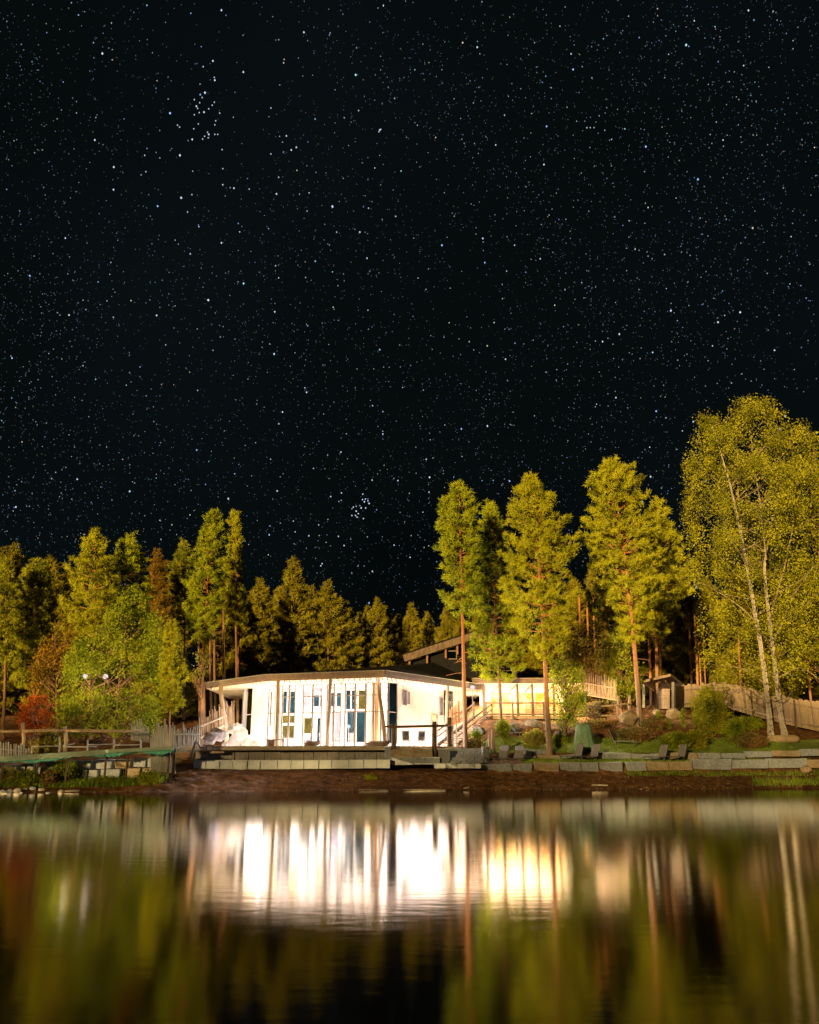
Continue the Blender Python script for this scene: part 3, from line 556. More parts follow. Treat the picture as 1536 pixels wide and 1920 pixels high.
for i, (a, b_, t, bt) in enumerate([(976, 998, 1404, 1416), (1000, 1038, 1406, 1416), (1010, 1053, 1416, 1428), (976, 1006, 1418, 1428), (1054, 1080, 1415, 1428), (1082, 1094, 1414, 1427), (1112, 1133, 1415, 1427), (1135, 1182, 1412, 1425), (1183, 1222, 1413, 1423), (1223, 1248, 1413, 1423), (1249, 1306, 1412, 1422), (1308, 1351, 1412, 1421), (1354, 1397, 1412, 1420), (1402, 1448, 1409, 1418), (1453, 1502, 1407, 1416), (1505, 1545, 1405, 1415), (1547, 1600, 1404, 1414)]):
    c = (a + b_) / 2; stone(a + .3, b_ - .3, t, bt + 2, shY(c) + 6.45 + (.55 if t < 1408 and c < 1040 else 0), .7, upp, ['stone', 'stone', 'stone_tan', 'stone'][i % 4], i + 40)
lw = thing('left_stone_wall', 'stacked grey granite blocks under the teal boardwalk', 'stone wall', (-20, 58, .8))
for i, (a, b_, t, bt) in enumerate([(36, 65, 1432, 1451), (66, 78, 1438, 1450), (108, 135, 1444, 1457), (84, 128, 1428, 1443), (130, 172, 1426, 1443), (175, 211, 1424, 1441), (214, 245, 1424, 1441), (250, 289, 1421, 1439), (152, 185, 1444, 1462), (188, 226, 1442, 1460), (229, 291, 1440, 1459), (-20, 30, 1434, 1452)]):
    c = (a + b_) / 2; stone(a + .6, b_ - .6, t, bt, shY(c) + 4.0 + (.35 if t < 1432 else 0), .8, lw, ['stone', 'stone', 'stone_tan', 'stone'][(i * 7) % 4], i + 80)

# terrace in front of the lodge
sw = thing('slab_wall', 'long low wall of pale concrete slabs along the bank below the lodge', 'wall', (-8, 61.4, 1.2))
px = 362
i = 0
while px < 728:
    wd = random.choice([24, 28, 32, 26]); nx = min(px + wd, 732); stone(px + .1, nx - .1, np.interp(px, [362, 728], [1427.5, 1424]), np.interp(px, [362, 728], [1444, 1440]), 60.9, .5, sw, 'slab', i + 120, j=.012, bev=.015); px = nx; i += 1
tr = thing('terrace_wall', 'dark stone-faced upper wall under the lodge deck', 'wall', (-8, 63.2, 1.7))
px = 366
while px < 722:
    wd = random.choice([18, 22, 30, 26]); nx = min(px + wd, 724); stone(px + .2, nx - .2, 1410.5 + random.uniform(-.5, .5), 1428, 63.0, .5, tr, 'stone_dark', i + 160, j=.015, bev=.02); px = nx; i += 1
a, b_ = at(362, 1424, 61.3), at(732, 1424, 61.3)
tag(MB().box(((a.x + b_.x) / 2, 62.3, 1.78), (b_.x - a.x, 1.6, .12)).build('terrace_floor', M['slab']), 'narrow paved ledge between slab wall and dark wall', kind='structure')
bw = thing('block_wall', 'rough brown and grey stone blocks under the rail fence right of the deck', 'stone wall', (0, 61.5, 1.3))
for i, (a, b_, t, bt, m) in enumerate([(733, 773, 1404, 1420, 'stone_tan'), (774, 812, 1403, 1420, 'stone_tan'), (734, 775, 1420, 1433, 'stone'), (777, 823, 1419, 1432, 'stone'), (722, 733, 1400, 1432, 'slab')]):
    stone(a + .3, b_ - .3, t, bt + 1, 62.3 if t < 1410 else 61.6, .7, bw, m, i + 200)
sp = thing('stone_steps', 'broad flight of brick-laid grey stone steps beside the bin', 'steps', (3.5, 62.5, 1.3))
for k in range(5):
    y1 = 1430 - k * 5.3; Y = 62.0 + k * .42; n = 6; x0 = 844 + (k % 2) * 4; q = [844] + [844 + (906 - 844) * (j + (.5 if k % 2 else 0)) / n for j in range(1, n + 1)]
    q[-1] = 906
    for j in range(n): stone(q[j] + .45, q[j + 1] - .45, y1 - 4.9, y1 + .3, Y, .45, sp, 'slab', 220 + k * 9 + j, 'step_stone', j=.012, bev=.018)
for j in range(8): stone(814 + j * 11 + .2, 825 + j * 11 - .2, 1431.5, 1440.5, 61.0, .6, sp, 'slab', 270 + j, 'kerb_stone', j=.012, bev=.018)
q = at(874, 1403, 64.2); tag(MB().box((q.x, 65.6, q.z - .06), (3.4, 2.6, .12)).build('landing', M['slab']), 'paved landing at the top of the stone steps', kind='structure')

# ------------------------------------------------------------------ lodge
FZ, EZ = 2.78, 7.62
lodge = thing('lodge', 'low brightly lit lodge with a faceted overhanging roof and tall glazed front', 'building', (-5, 72, FZ))
A, B, C, D = Vector((-16.9, 74.7, 0)), Vector((-10.85, 67.8, 0)), Vector((-1.78, 64.6, 0)), Vector((6.4, 76.9, 0))
E, G = Vector((7.5, 88, 0)), Vector((-17.5, 88, 0)); EA = [A, B, C, D, E, G]
W = [Vector((-14.3, 77.5, 0)), Vector((-13.4, 73.4, 0)), Vector((-10.9, 69.6, 0)), Vector((-1.58, 66.7, 0)), Vector((4.55, 77.0, 0)), Vector((5.2, 86, 0)), Vector((-14.8, 86, 0))]
def poly(pts, z): return [Vector((p.x, p.y, z)) for p in pts]
def slab(pts, z0, z1):
    n = len(pts); return MB().add(poly(pts, z0) + poly(pts, z1), [tuple(range(n - 1, -1, -1)), tuple(range(n, 2 * n))] + [(i, (i + 1) % n, n + (i + 1) % n, n + i) for i in range(n)])
slab([Vector((-17.2, 74, 0)), Vector((-15.9, 62.9, 0)), Vector((-1.5, 62.9, 0)), Vector((3.4, 64.4, 0)), Vector((5.6, 77, 0)), Vector((6, 87, 0)), Vector((-16, 87, 0))], FZ - .28, FZ).build('deck', M['soffit'], lodge)
slab(EA, EZ, EZ + .06).build('ceiling', M['soffit'], lodge)
apex = Vector((2.2, 80.4, 10.35)); n = 6
top = poly(EA, EZ + .47); MB().add(top + [apex], [(i, (i + 1) % n, n) for i in range(n)]).build('roof', M['roof'], lodge)
for i in range(6):
    p, q = EA[i], EA[(i + 1) % 6]; d = (q - p).normalized(); o_ = Vector((d.y, -d.x, 0))
    for k, (z0, z1, out, m) in enumerate(((EZ - .02, EZ + .20, .0, 'fascia'), (EZ + .19, EZ + .46, .07, 'wood_dark'), (EZ + .455, EZ + .50, .10, 'metal_strip'))):
        v = o_ * (out + .03); MB().beam(p + v - d * out * .4 + Vector((0, 0, (z0 + z1) / 2)), q + v + d * out * .4 + Vector((0, 0, (z0 + z1) / 2)), .06, z1 - z0).build('roof_edge' if k == 2 else 'fascia_board', M[m], lodge)
# rafters under the eaves
for (p, q, wa, wb, nn) in ((A, B, W[1], W[2], 16), (B, C, W[2], W[3], 22), (C, D, W[3], W[4], 26)):
    for k in range(nn):
        t = (k + .5) / nn; e = p.lerp(q, t); s_ = wa.lerp(wb, t); e = e.lerp(s_, .06)
        MB().beam(e + Vector((0, 0, EZ - .1)), s_ + Vector((0, 0, EZ - .1)), .11, .2).build('rafter', M['soffit'], lodge)
def wall_seg(p, q, z0, z1, m, name='wall', th=.16):
    return MB().beam(Vector((p.x, p.y, (z0 + z1) / 2)), Vector((q.x, q.y, (z0 + z1) / 2)), th, z1 - z0).build(name, M[m], lodge)
def bay(p, q, rows, m='frame', pane='glass', fw=.07, name='window'):
    """a framed window from p to q; rows are the heights of its rails"""
    p, q = Vector((p.x, p.y, 0)), Vector((q.x, q.y, 0)); mb = MB(); d = (q - p).normalized()
    for e in (p + d * fw / 2, q - d * fw / 2): mb.beam(e + Vector((0, 0, rows[0])), e + Vector((0, 0, rows[-1])), fw, .12, (d.y, -d.x, 0))
    for z in rows: mb.beam(p + d * fw + Vector((0, 0, z)), q - d * fw + Vector((0, 0, z)), .10, fw)
    w_ = mb.build(name, M[m], lodge)
    for z0, z1 in zip(rows[:-1], rows[1:]):
        MB().beam(p + d * fw + Vector((0, 0, (z0 + z1) / 2)), q - d * fw + Vector((0, 0, (z0 + z1) / 2)), .012, z1 - z0 - fw).build('pane', M[pane], w_)
full = [FZ + .06, FZ + 2.55, FZ + 3.75, EZ - .2]
# left return: grey corner post, dark window, white pier
L0, L1 = W[1], W[2]
wall_seg(L0, L0.lerp(L1, .10), FZ, EZ - .05, 'greyframe', 'corner_post', .3)
bay(L0.lerp(L1, .10), L0.lerp(L1, .44), [FZ + 1.0, FZ + 2.6, EZ - .15], 'greyframe', 'greenglass'); wall_seg(L0.lerp(L1, .10), L0.lerp(L1, .44), FZ, FZ + 1.0, 'plaster')
wall_seg(L0.lerp(L1, .44), L0.lerp(L1, .96), FZ, EZ - .05, 'plaster', 'white_pier', .5)
# front: eight glazed bays
F0, F1 = W[2], W[3]
cuts = [0, .065, .12, .18, .235, .30, .38, .46, .50, .56, .62, .65, .735, .82, .885, .94, 1.0]
kinds = 'gpgpgpgpgpw'
kinds = ['g', 'p', 'g', 'g', 'p', 'g', 'g', 'p', 'g', 'g', 'p', 'g', 'g', 'g', 'g', 'g']
for k, kd in enumerate(kinds):
    p, q = F0.lerp(F1, cuts[k]), F0.lerp(F1, cuts[k + 1])
    if kd == 'g': bay(p, q, full)
    else: wall_seg(p, q, FZ, EZ - .05, 'plaster', 'wall_pier', .14)
# right return: pale wall with a few openings
R0, R1 = W[3], W[4]
wall_seg(R0, R0.lerp(R1, .10), FZ, FZ + .25, 'plaster'); bay(R0, R0.lerp(R1, .10), [FZ + .25, FZ + 2.5, EZ - .2], 'frame', 'tealglass')
nb_ = 15
wall_seg(R0.lerp(R1, .10), R0.lerp(R1, .70), FZ, EZ - .06, 'wood', 'wall_core', .06)
for k in range(nb_):
    t0_, t1_ = .10 + .60 * (k + .012) / nb_, .10 + .60 * (k + .985) / nb_; off_ = Vector(((R1 - R0).y, -(R1 - R0).x, 0)).normalized() * (.08 + random.uniform(0, .02))
    wall_seg(R0.lerp(R1, t0_) + off_, R0.lerp(R1, t1_) + off_, FZ + .05, EZ - .08 - random.uniform(0, .02), 'plaster', 'cladding_board', .06)
for t0_, t1_, z0_, z1_, m_ in ((.145, .20, 3.1, 4.2, 'greyglass'), (.215, .235, 3.2, 4.1, 'greyglass'), (.52, .60, .9, 2.6, 'amberglass'), (.63, .68, 2.6, 4.0, 'greyglass')):
    off_ = Vector(((R1 - R0).y, -(R1 - R0).x, 0)).normalized() * .16; p_, q_ = R0.lerp(R1, t0_) + off_, R0.lerp(R1, t1_) + off_; bay(p_, q_, [FZ + z0_, FZ + z1_], 'frame', m_, .06)
bay(R0.lerp(R1, .70), R0.lerp(R1, .85), full); wall_seg(R0.lerp(R1, .85), R1, FZ, EZ - .05, 'plaster')
wall_seg(W[4], W[5], FZ, EZ - .05, 'plaster'); wall_seg(W[5], W[6], FZ, EZ - .05, 'plaster'); wall_seg(W[6], W[0], FZ, EZ - .05, 'plaster'); wall_seg(W[0], W[1], FZ, EZ - .05, 'wood_dark')
# inside: pale partition with dark night windows behind the front glazing
I0, I1 = Vector((-13.2, 74.6, 0)), Vector((2.2, 72.8, 0))
wall_seg(I0, I1, FZ, EZ - .02, 'plaster', 'inner_wall')
def inner_y(x): return I0.y + (I1.y - I0.y) * (x - I0.x) / (I1.x - I0.x)
for a, b_, t, bt, m in [(501, 511, 1297, 1362, 'greenglass'), (527, 539, 1296, 1338, 'tealglass'), (540, 554, 1296, 1338, 'tealglass'), (527, 554, 1341, 1356, 'greenglass'), (529, 553, 1360, 1384, 'greenglass'), (569, 585, 1346, 1394, 'greenglass'), (594, 601, 1346, 1393, 'tealglass'), (586, 599, 1303, 1325, 'tealglass'), (600, 613, 1303, 1325, 'tealglass'), (587, 613, 1286, 1297, 'greyglass'), (569, 582, 1297, 1325, 'greyglass'), (531, 553, 1286, 1294, 'greyglass'),
                        (618, 630, 1299, 1325, 'tealglass'), (631, 643, 1299, 1325, 'tealglass'), (621, 640, 1334, 1390, 'greyglass'), (618, 686, 1285, 1292, 'greyglass'), (646, 658, 1294, 1330, 'tealglass'), (659, 671, 1294, 1330, 'tealglass'), (672, 686, 1294, 1330, 'greenglass'), (650, 667, 1333, 1392, 'tealglass'), (668, 686, 1333, 1392, 'tealglass')]:
    Y = 73.5; xm = at((a + b_) / 2, t, Y).x; Y = inner_y(xm) - .12; p, q = at(a, bt, Y), at(b_, t, Y)
    w_ = MB().box(((p.x + q.x) / 2, Y, (p.z + q.z) / 2), (q.x - p.x, .06, q.z - p.z)).build('back_window', M['frame'], lodge)
    MB().box(((p.x + q.x) / 2, Y - .05, (p.z + q.z) / 2), (q.x - p.x - .06, .03, q.z - p.z - .06)).build('pane', M[m], w_)
for a, b_, t, bt, m in [(555, 566, 1288, 1392, 'plaster'), (603, 612, 1326, 1394, 'wood_log'), (690, 695, 1290, 1392, 'wood_log'), (641, 646, 1290, 1392, 'wood'), (512, 515, 1295, 1390, 'wood_log')]:
    Y = inner_y(at((a + b_) / 2, t, 73.5).x) - .2; p, q = at(a, bt, Y), at(b_, t, Y); MB().box(((p.x + q.x) / 2, Y, (FZ + q.z) / 2), (q.x - p.x, .1, q.z - FZ)).build('inner_panel', M[m], lodge)
for pxx in (699, 706):                                            # paired inner log columns
    p, q = at(pxx, 1395, 68.3), at(pxx, 1285, 68.3); MB().tube([(p.x, 68.3, FZ), (p.x + .02, 68.3, (FZ + EZ) / 2), (p.x, 68.3, EZ - .05)], [.17, .16, .15], 12).build('log_column', M['wood_log'], lodge, True)
# leaning log posts along the eave
for (x0, y0, x1, y1, Y0, Y1, rr) in ((429, 1360, 413, 1297, 71.2, 71.8, .19), (520, 1397, 522, 1283, 66.6, 67.2, .15), (614, 1396, 620, 1278, 65.3, 65.9, .14), (723, 1397, 709, 1268, 64.7, 65.3, .17), (834, 1375, 840, 1288, 71.5, 71.5, .13)):
    p, q = at(x0, y0, Y0), at(x1, y1, Y1); p.z = FZ; q.z = EZ - .02; pts = [p.lerp(q, t) + Vector((random.uniform(-.03, .03), random.uniform(-.03, .03), 0)) for t in (0, .25, .5, .75, 1)]
    MB().tube(pts, [rr * 1.1, rr, rr * .95, rr * .92, rr * .9], 10).build('leaning_post', M['wood'], lodge, True)
# raised clerestory roof at the back
ur0, ur1 = at(757, 1232, 80), at(868, 1196, 80); du = (ur1 - ur0); ext = ur1 + du * .35
us = MB(); 
MB().beam(ur0 + Vector((0, 0, -.12)), ext + Vector((0, 0, -.12)), .10, .62, (0, 0, 1)).build('upper_fascia', M['wood_dark'], lodge)
up_ = MB().add([ur0 + Vector((0, -.1, .24)), ext + Vector((0, -.1, .24)), ext + Vector((0, 7, .24)), ur0 + Vector((0, 7, .24)), ur0 + Vector((0, -.1, .34)), ext + Vector((0, -.1, .34)), ext + Vector((0, 7, .34)), ur0 + Vector((0, 7, .34))], [(0, 3, 2, 1), (4, 5, 6, 7), (0, 1, 5, 4), (1, 2, 6, 5), (2, 3, 7, 6), (3, 0, 4, 7)]).build('upper_roof', M['roof'], lodge)
bz = 8.6
MB().add([(ur0.x + .5, 80.8, bz), (ext.x, 80.8, bz), (ext.x, 80.8, ext.z - .45), (ur0.x + .5, 80.8, ur0.z - .3), (ur0.x + .5, 81, bz), (ext.x, 81, bz), (ext.x, 81, ext.z - .45), (ur0.x + .5, 81, ur0.z - .3)], [(0, 1, 2, 3), (7, 6, 5, 4), (0, 4, 5, 1), (1, 5, 6, 2), (2, 6, 7, 3), (3, 7, 4, 0)]).build('upper_wall', M['roof'], lodge)
for pxx in (768, 801, 836, 858):
    p = at(pxx, 1240, 80.3); f = (p.x - ur0.x) / (ext.x - ur0.x); zt = ur0.z + (ext.z - ur0.z) * f - .4; MB().beam((p.x, 80.3, zt - .9), (p.x, 80.3, zt), .16, .16).build('upper_post', M['wood_log'], lodge)
p = at(847, 1228, 80.6); w_ = MB().box((p.x, 80.68, p.z), (.95, .1, .8)).build('upper_window', M['wood'], lodge); MB().box((p.x, 80.6, p.z), (.78, .05, .62)).build('pane', M['tealglass'], w_)

# lamps that light the lodge ------------------------------------------------
def lamp(parent, loc, watts, col=WARM, rad=.12):
    l = bpy.data.lights.new('lamp_light', 'POINT'); l.energy = watts; l.color = col; l.shadow_soft_size = rad; o = bpy.data.objects.new('lamp_light', l); COL.objects.link(o)
    o.parent = parent; o.location = Vector(loc) - Vector(parent.location); return o
for k, (x, y, wt) in enumerate(((-11.4, 72.0, 4500), (-9.0, 71.6, 6500), (-6.6, 71.2, 6500), (-4.2, 70.8, 6500), (-1.9, 70.2, 6500), (.8, 71.6, 4500))):
    t = thing('pendant_lamp', 'pendant lamp hanging inside the lodge, %s from its left end' % ['first', 'second', 'third', 'fourth', 'fifth', 'sixth'][k], 'lamp', (x, y, EZ - 1.4), 'pendant lamps inside the lodge')
    MB().tube([(x, y, EZ - .02), (x, y, EZ - 1.15)], [.012, .012], 6).build('cord', M['alu'], t); MB().tube([(x, y, EZ - 1.15), (x, y, EZ - 1.3)], [.05, .2], 12, False).build('lamp_shade', M['alu'], t)
    bm = bmesh.new(); bmesh.ops.create_uvsphere(bm, u_segments=12, v_segments=8, radius=.09); me = bpy.data.meshes.new('bulb'); bm.to_mesh(me); bm.free(); me.materials.append(M['bulb']); o = bpy.data.objects.new('bulb', me); COL.objects.link(o); o.parent = t; o.location = (0, 0, -.02)
    lamp(t, (x, y, EZ - 1.62), wt)
def uplight(x, y, z, wt, label, group='small lamps on the lodge deck', col=WARM):
    t = thing('deck_lamp', label, 'lamp', (x, y, z), group); MB().tube([(x, y, z), (x, y, z + .12)], [.09, .09], 10).build('housing', M['alu'], t); MB().tube([(x, y, z + .12), (x, y, z + .15)], [.07, .07], 10).build('lens', M['bulb'], t)
    lamp(t, (x, y, z + .3), wt, col, .06); return t
for k, (x, y, wt) in enumerate(((-12.6, 70.2, 1600), (-9.4, 67.9, 160), (-6.2, 66.9, 110), (-3.3, 66.0, 110), (.35, 67.0, 2400), (2.0, 69.9, 2800), (3.4, 72.8, 2400))):
    uplight(x, y, FZ, wt, 'small lamp standing on the lodge deck, %s from its left corner' % ['first', 'second', 'third', 'fourth', 'fifth', 'sixth', 'last'][k])
t = thing('globe_lamp', 'cool white globe lamp shining behind the tall lodge window', 'lamp', at(654, 1362, 71.5), 'lamps'); g = at(654, 1362, 71.5)
MB().tube([(g.x, g.y, FZ), (g.x, g.y, g.z)], [.02, .02], 8).build('stand', M['alu'], t)
bm = bmesh.new(); bmesh.ops.create_uvsphere(bm, u_segments=16, v_segments=10, radius=.14); me = bpy.data.meshes.new('globe'); bm.to_mesh(me); bm.free(); me.materials.append(M['coolbulb']); o = bpy.data.objects.new('globe', me); COL.objects.link(o); o.parent = t

# pale boulders at the lodge's left corner, washed out by the lamp
hp = thing('boulder_heap', 'heap of pale boulders glaring white at the left corner of the lodge', 'boulders', at(447, 1400, 68.6))
for i, (px, py, s) in enumerate(((440, 1392, .55), (462, 1394, .5), (450, 1376, .55), (438, 1367, .42), (478, 1397, .42), (425, 1398, .35), (446, 1362, .3))): boulder('boulder', None, px, py, 68.9, s, .5, s * .9, 'stone_pale', i + 3, parent=hp)
cp = at(425, 1395, 67.6); uplight(cp.x, 66.9, FZ, 300, 'small lamp in front of the pale boulder heap', None)

# deck furniture --------------------------------------------------------------
def patio_chair(px, py, Y, rz, label):
    t = thing('patio_chair', label, 'chair', (0, 0, 0), 'chairs in front of the pale lodge wall')
    MB().box((0, 0, .43), (.5, .5, .05)).build('seat', M['sling'], t); MB().box((0, .25, .78), (.5, .05, .62), Matrix.Rotation(-.15, 3, 'X')).build('backrest', M['sling'], t)
    for sx in (-.22, .22):
        for sy in (-.2, .22): MB().beam((sx, sy, 0), (sx, sy, .42), .04, .04).build('leg', M['alu'], t)
        MB().box((sx * 1.1, 0, .64), (.05, .5, .04)).build('armrest', M['alu'], t)
    p = at(px, py, Y); t.location = (p.x, Y, FZ); t.rotation_euler = (0, 0, rz); return t
patio_chair(762, 1398, 65.2, .2, 'dark patio chair nearer the leaning post on the lodge deck'); patio_chair(789, 1398, 65.6, -.3, 'dark patio chair nearer the stone steps on the lodge deck')
def dinghy(px, Y, L, label, rz):
    p = at(px, 1400, Y); t = thing('upturned_canoe', label, 'boat', (p.x, Y, FZ), 'small dark boats on the deck'); mb = MB(); n = 9; v = []; f = []
    for i in range(n):
        u = i / (n - 1) * 2 - 1; ww = .42 * (1 - u * u) ** .6 + .01; h = .30 + .18 * u * u
        for s_, zz in ((-1, 0), (-.8, .22), (0, .34), (.8, .22), (1, 0)): v.append((u * L / 2, s_ * ww, zz * (.75 + .3 * (1 - u * u)) + (.16 * max(0, u) ** 3)))
    for i in range(n - 1):
        for k in range(4): f.append((i * 5 + k, (i + 1) * 5 + k, (i + 1) * 5 + k + 1, i * 5 + k + 1))
    mb.add(v, f); o = bpy.data.objects.new('hull', mb.mesh('hull', True)); o.data.materials.append(M['wood_dark']); COL.objects.link(o); o.parent = t
    k_ = bpy.data.objects.new('keel', MB().box((0, 0, .35), (L * .8, .04, .05)).mesh('keel')); k_.data.materials.append(M['wood_dark']); COL.objects.link(k_); k_.parent = t
    t.rotation_euler = (0, 0, rz); return t
dinghy(585, 64.6, 1.1, 'small dark upturned boat on the deck before the glazed front', .1); dinghy(708, 64.3, 1.7, 'longer dark upturned boat at the foot of the leaning post', -.15)

# rail fence on the block wall
def log_rail(name, label, posts, rails, mt, rp, rr, cat='fence', bz=None, group=None):
    p0 = at(*posts[0][:2], posts[0][3]); t = thing(name, label, cat, (p0.x, posts[0][3], p0.z), group)
    for (px, y0, y1, Y) in posts:
        a, b_ = at(px, y0, Y), at(px, y1, Y); MB().tube([(a.x, Y, a.z), (a.x + random.uniform(-.02, .02), Y, (a.z + b_.z) / 2), (b_.x, Y, b_.z)], [rp, rp * .97, rp * .93], 9).build('post', M[mt], t, True)
    for (x0, y0, Y0, x1, y1, Y1) in rails:
        a, b_ = at(x0, y0, Y0), at(x1, y1, Y1); m_ = a.lerp(b_, .5) + Vector((0, 0, random.uniform(-.03, .03))); MB().tube([a, a.lerp(m_, .5), m_, m_.lerp(b_, .5), b_], [rr, rr * 1.03, rr, rr * .98, rr * .95], 8).build('rail', M[mt], t, True)
    return t
log_rail('rail_fence', 'stout log rail fence on stone blocks before the pale lodge wall', [(738, 1418, 1357, 62.6), (815, 1420, 1353, 62.8), (843, 1404, 1345, 64.5)], [(722, 1362, 62.4, 738, 1362, 62.5), (738, 1363, 62.45, 816, 1361, 62.6), (816, 1361, 62.6, 845, 1360, 64.3)], 'wood_dark', .17, .085)

# ------------------------------------------------------------------ wing on the terrace to the right
wing = thing('lodge_wing', 'lit low wing on the raised terrace behind the pines', 'building', (9, 79, 5.4))
wz0 = 5.45; wz1 = 8.1
def wbox(px0, px1, z0, z1, Y, th, m, name): a, b_ = at(px0, 1320, Y), at(px1, 1320, Y); return MB().box(((a.x + b_.x) / 2, Y, (z0 + z1) / 2), (b_.x - a.x, th, z1 - z0)).build(name, M[m], wing)
wbox(898, 1068, wz0 - .25, wz0, 79, 6, 'wood', 'floor'); wbox(890, 1078, wz1 + .02, wz1 + .1, 79.2, 7.2, 'soffit', 'ceiling'); wbox(888, 1080, wz1 + .1, wz1 + .4, 79.2, 7.5, 'roof', 'roof'); wbox(886, 1082, wz1, wz1 + .36, 75.4, .12, 'fascia', 'fascia_board'); wbox(886, 1082, wz1 + .36, wz1 + .44, 75.36, .16, 'wood', 'fascia_board')
wbox(900, 1066, wz0, wz1, 81.6, .2, 'plaster', 'wall')
for a, b_, z0, z1, m in ((915, 925, wz0 + .3, wz0 + 1.6, 'wood'), (948, 962, wz0 + 1.5, wz0 + 2.3, 'wood_log'), (968, 976, wz0, wz0 + 2.4, 'wood_log'), (985, 1000, wz0 + .2, wz0 + 1.0, 'wood_dark'), (1020, 1034, wz0 + 1.4, wz0 + 2.4, 'wood_log'), (1040, 1052, wz0 + .3, wz0 + 1.2, 'wood')):
    wbox(a, b_, z0, z1, 81.42, .12, m, 'wall_panel')
for a_, b2_ in ((922, 940), (944, 962), (978, 996), (1004, 1022), (1028, 1046)):      # framed back windows, warm dark panes
    p_, q_ = at(a_, 1320, 81.3), at(b2_, 1320, 81.3); w_ = MB().box(((p_.x + q_.x) / 2, 81.3, wz0 + 1.55), (q_.x - p_.x, .06, 1.5)).build('window', M['wood_log'], wing)
    for f_ in (.27, .73): MB().box((p_.x + (q_.x - p_.x) * f_, 81.25, wz0 + 1.55), ((q_.x - p_.x) * .36, .04, 1.3)).build('pane', M['amberglass'], w_)
for pxx in (925, 956, 986, 1028, 1052):
    a_ = at(pxx, 1345, 76.2); MB().beam((a_.x, 76.2, wz1 - .7), (a_.x + .6, 76.2, wz1 - .05), .08, .10).build('brace', M['wood_dark'], wing)
for pxx in (908, 940, 972, 1000, 1040, 1064):
    a = at(pxx, 1345, 76.2); MB().tube([(a.x, 76.2, wz0), (a.x, 76.2, wz1)], [.13, .12], 8).build('post', M['wood_dark'], wing, True)
for a, b_, z in ((912, 1022, 1.05), (912, 1064, .12), (1022, 1064, 1.02)):
    p, q = at(a, 1345, 75.9), at(b_, 1345, 75.9); MB().beam((p.x, 75.9, wz0 + z), (q.x, 75.9, wz0 + z), .08, .14).build('rail', M['wood_dark'], wing)
for pxx in (912, 962, 1020, 1063): p = at(pxx, 1345, 75.9); MB().beam((p.x, 75.88, wz0 - .3), (p.x, 75.88, wz0 + 1.15), .16, .16).build('rail_post', M['wood_dark'], wing)
for i in range(8):
    z = wz0 + .18 + i * .1; p, q = at(985, 1345, 76.0), at(1018, 1345, 76.0); MB().beam((p.x, 76.0, z), (q.x, 76.0, z), .03, .06).build('slat', M['wood_dark'], wing)
for k, pxx in enumerate((918, 955, 990, 1025, 1055)):
    p = at(pxx, 1300, 79.2); t = thing('ceiling_lamp', 'ceiling lamp inside the lit wing, %s from the lodge' % ['first', 'second', 'third', 'fourth', 'fifth'][k], 'lamp', (p.x, 79.2, wz1 - .05), 'ceiling lamps of the wing')
    MB().tube([(p.x, 79.2, wz1 + .01), (p.x, 79.2, wz1 - .1)], [.12, .1], 12).build('housing', M['alu'], t); MB().tube([(p.x, 79.2, wz1 - .1), (p.x, 79.2, wz1 - .16)], [.09, .07], 12).build('lens', M['bulb'], t); lamp(t, (p.x, 79.2, wz1 - .35), 3600, (1, .79, .48))
# stairs from the landing up to the wing
st = thing('timber_stairs', 'timber stairs with handrails climbing from the landing to the wing', 'stairs', at(846, 1385, 69.5))
s0, s1 = at(838, 1388, 69.5), at(906, 1343, 76.0); s0.z = 3.0; s1.z = wz0
for k in range(13):
    p = s0.lerp(s1, (k + .5) / 13); MB().box((p.x, p.y, p.z), (1.3, .4, .06), Matrix.Rotation(-.35, 3, 'Z')).build('tread', M['wood_dark'], st)
for dx in (-.75, .75):
    MB().beam(s0 + Vector((dx, 0, -.1)), s1 + Vector((dx, 0, -.1)), .08, .28).build('stringer', M['wood_dark'], st)
    MB().beam(s0 + Vector((dx, 0, .98)), s1 + Vector((dx, 0, .98)), .07, .10).build('handrail', M['wood_dark'], st); MB().beam(s0 + Vector((dx, 0, .55)), s1 + Vector((dx, 0, .55)), .05, .08).build('handrail', M['wood_dark'], st)
    for f in (0, .5, 1): p = s0.lerp(s1, f) + Vector((dx, 0, 0)); MB().beam(p + Vector((0, 0, -.3)), p + Vector((0, 0, 1.15)), .11, .11).build('baluster_post', M['wood_dark'], st)

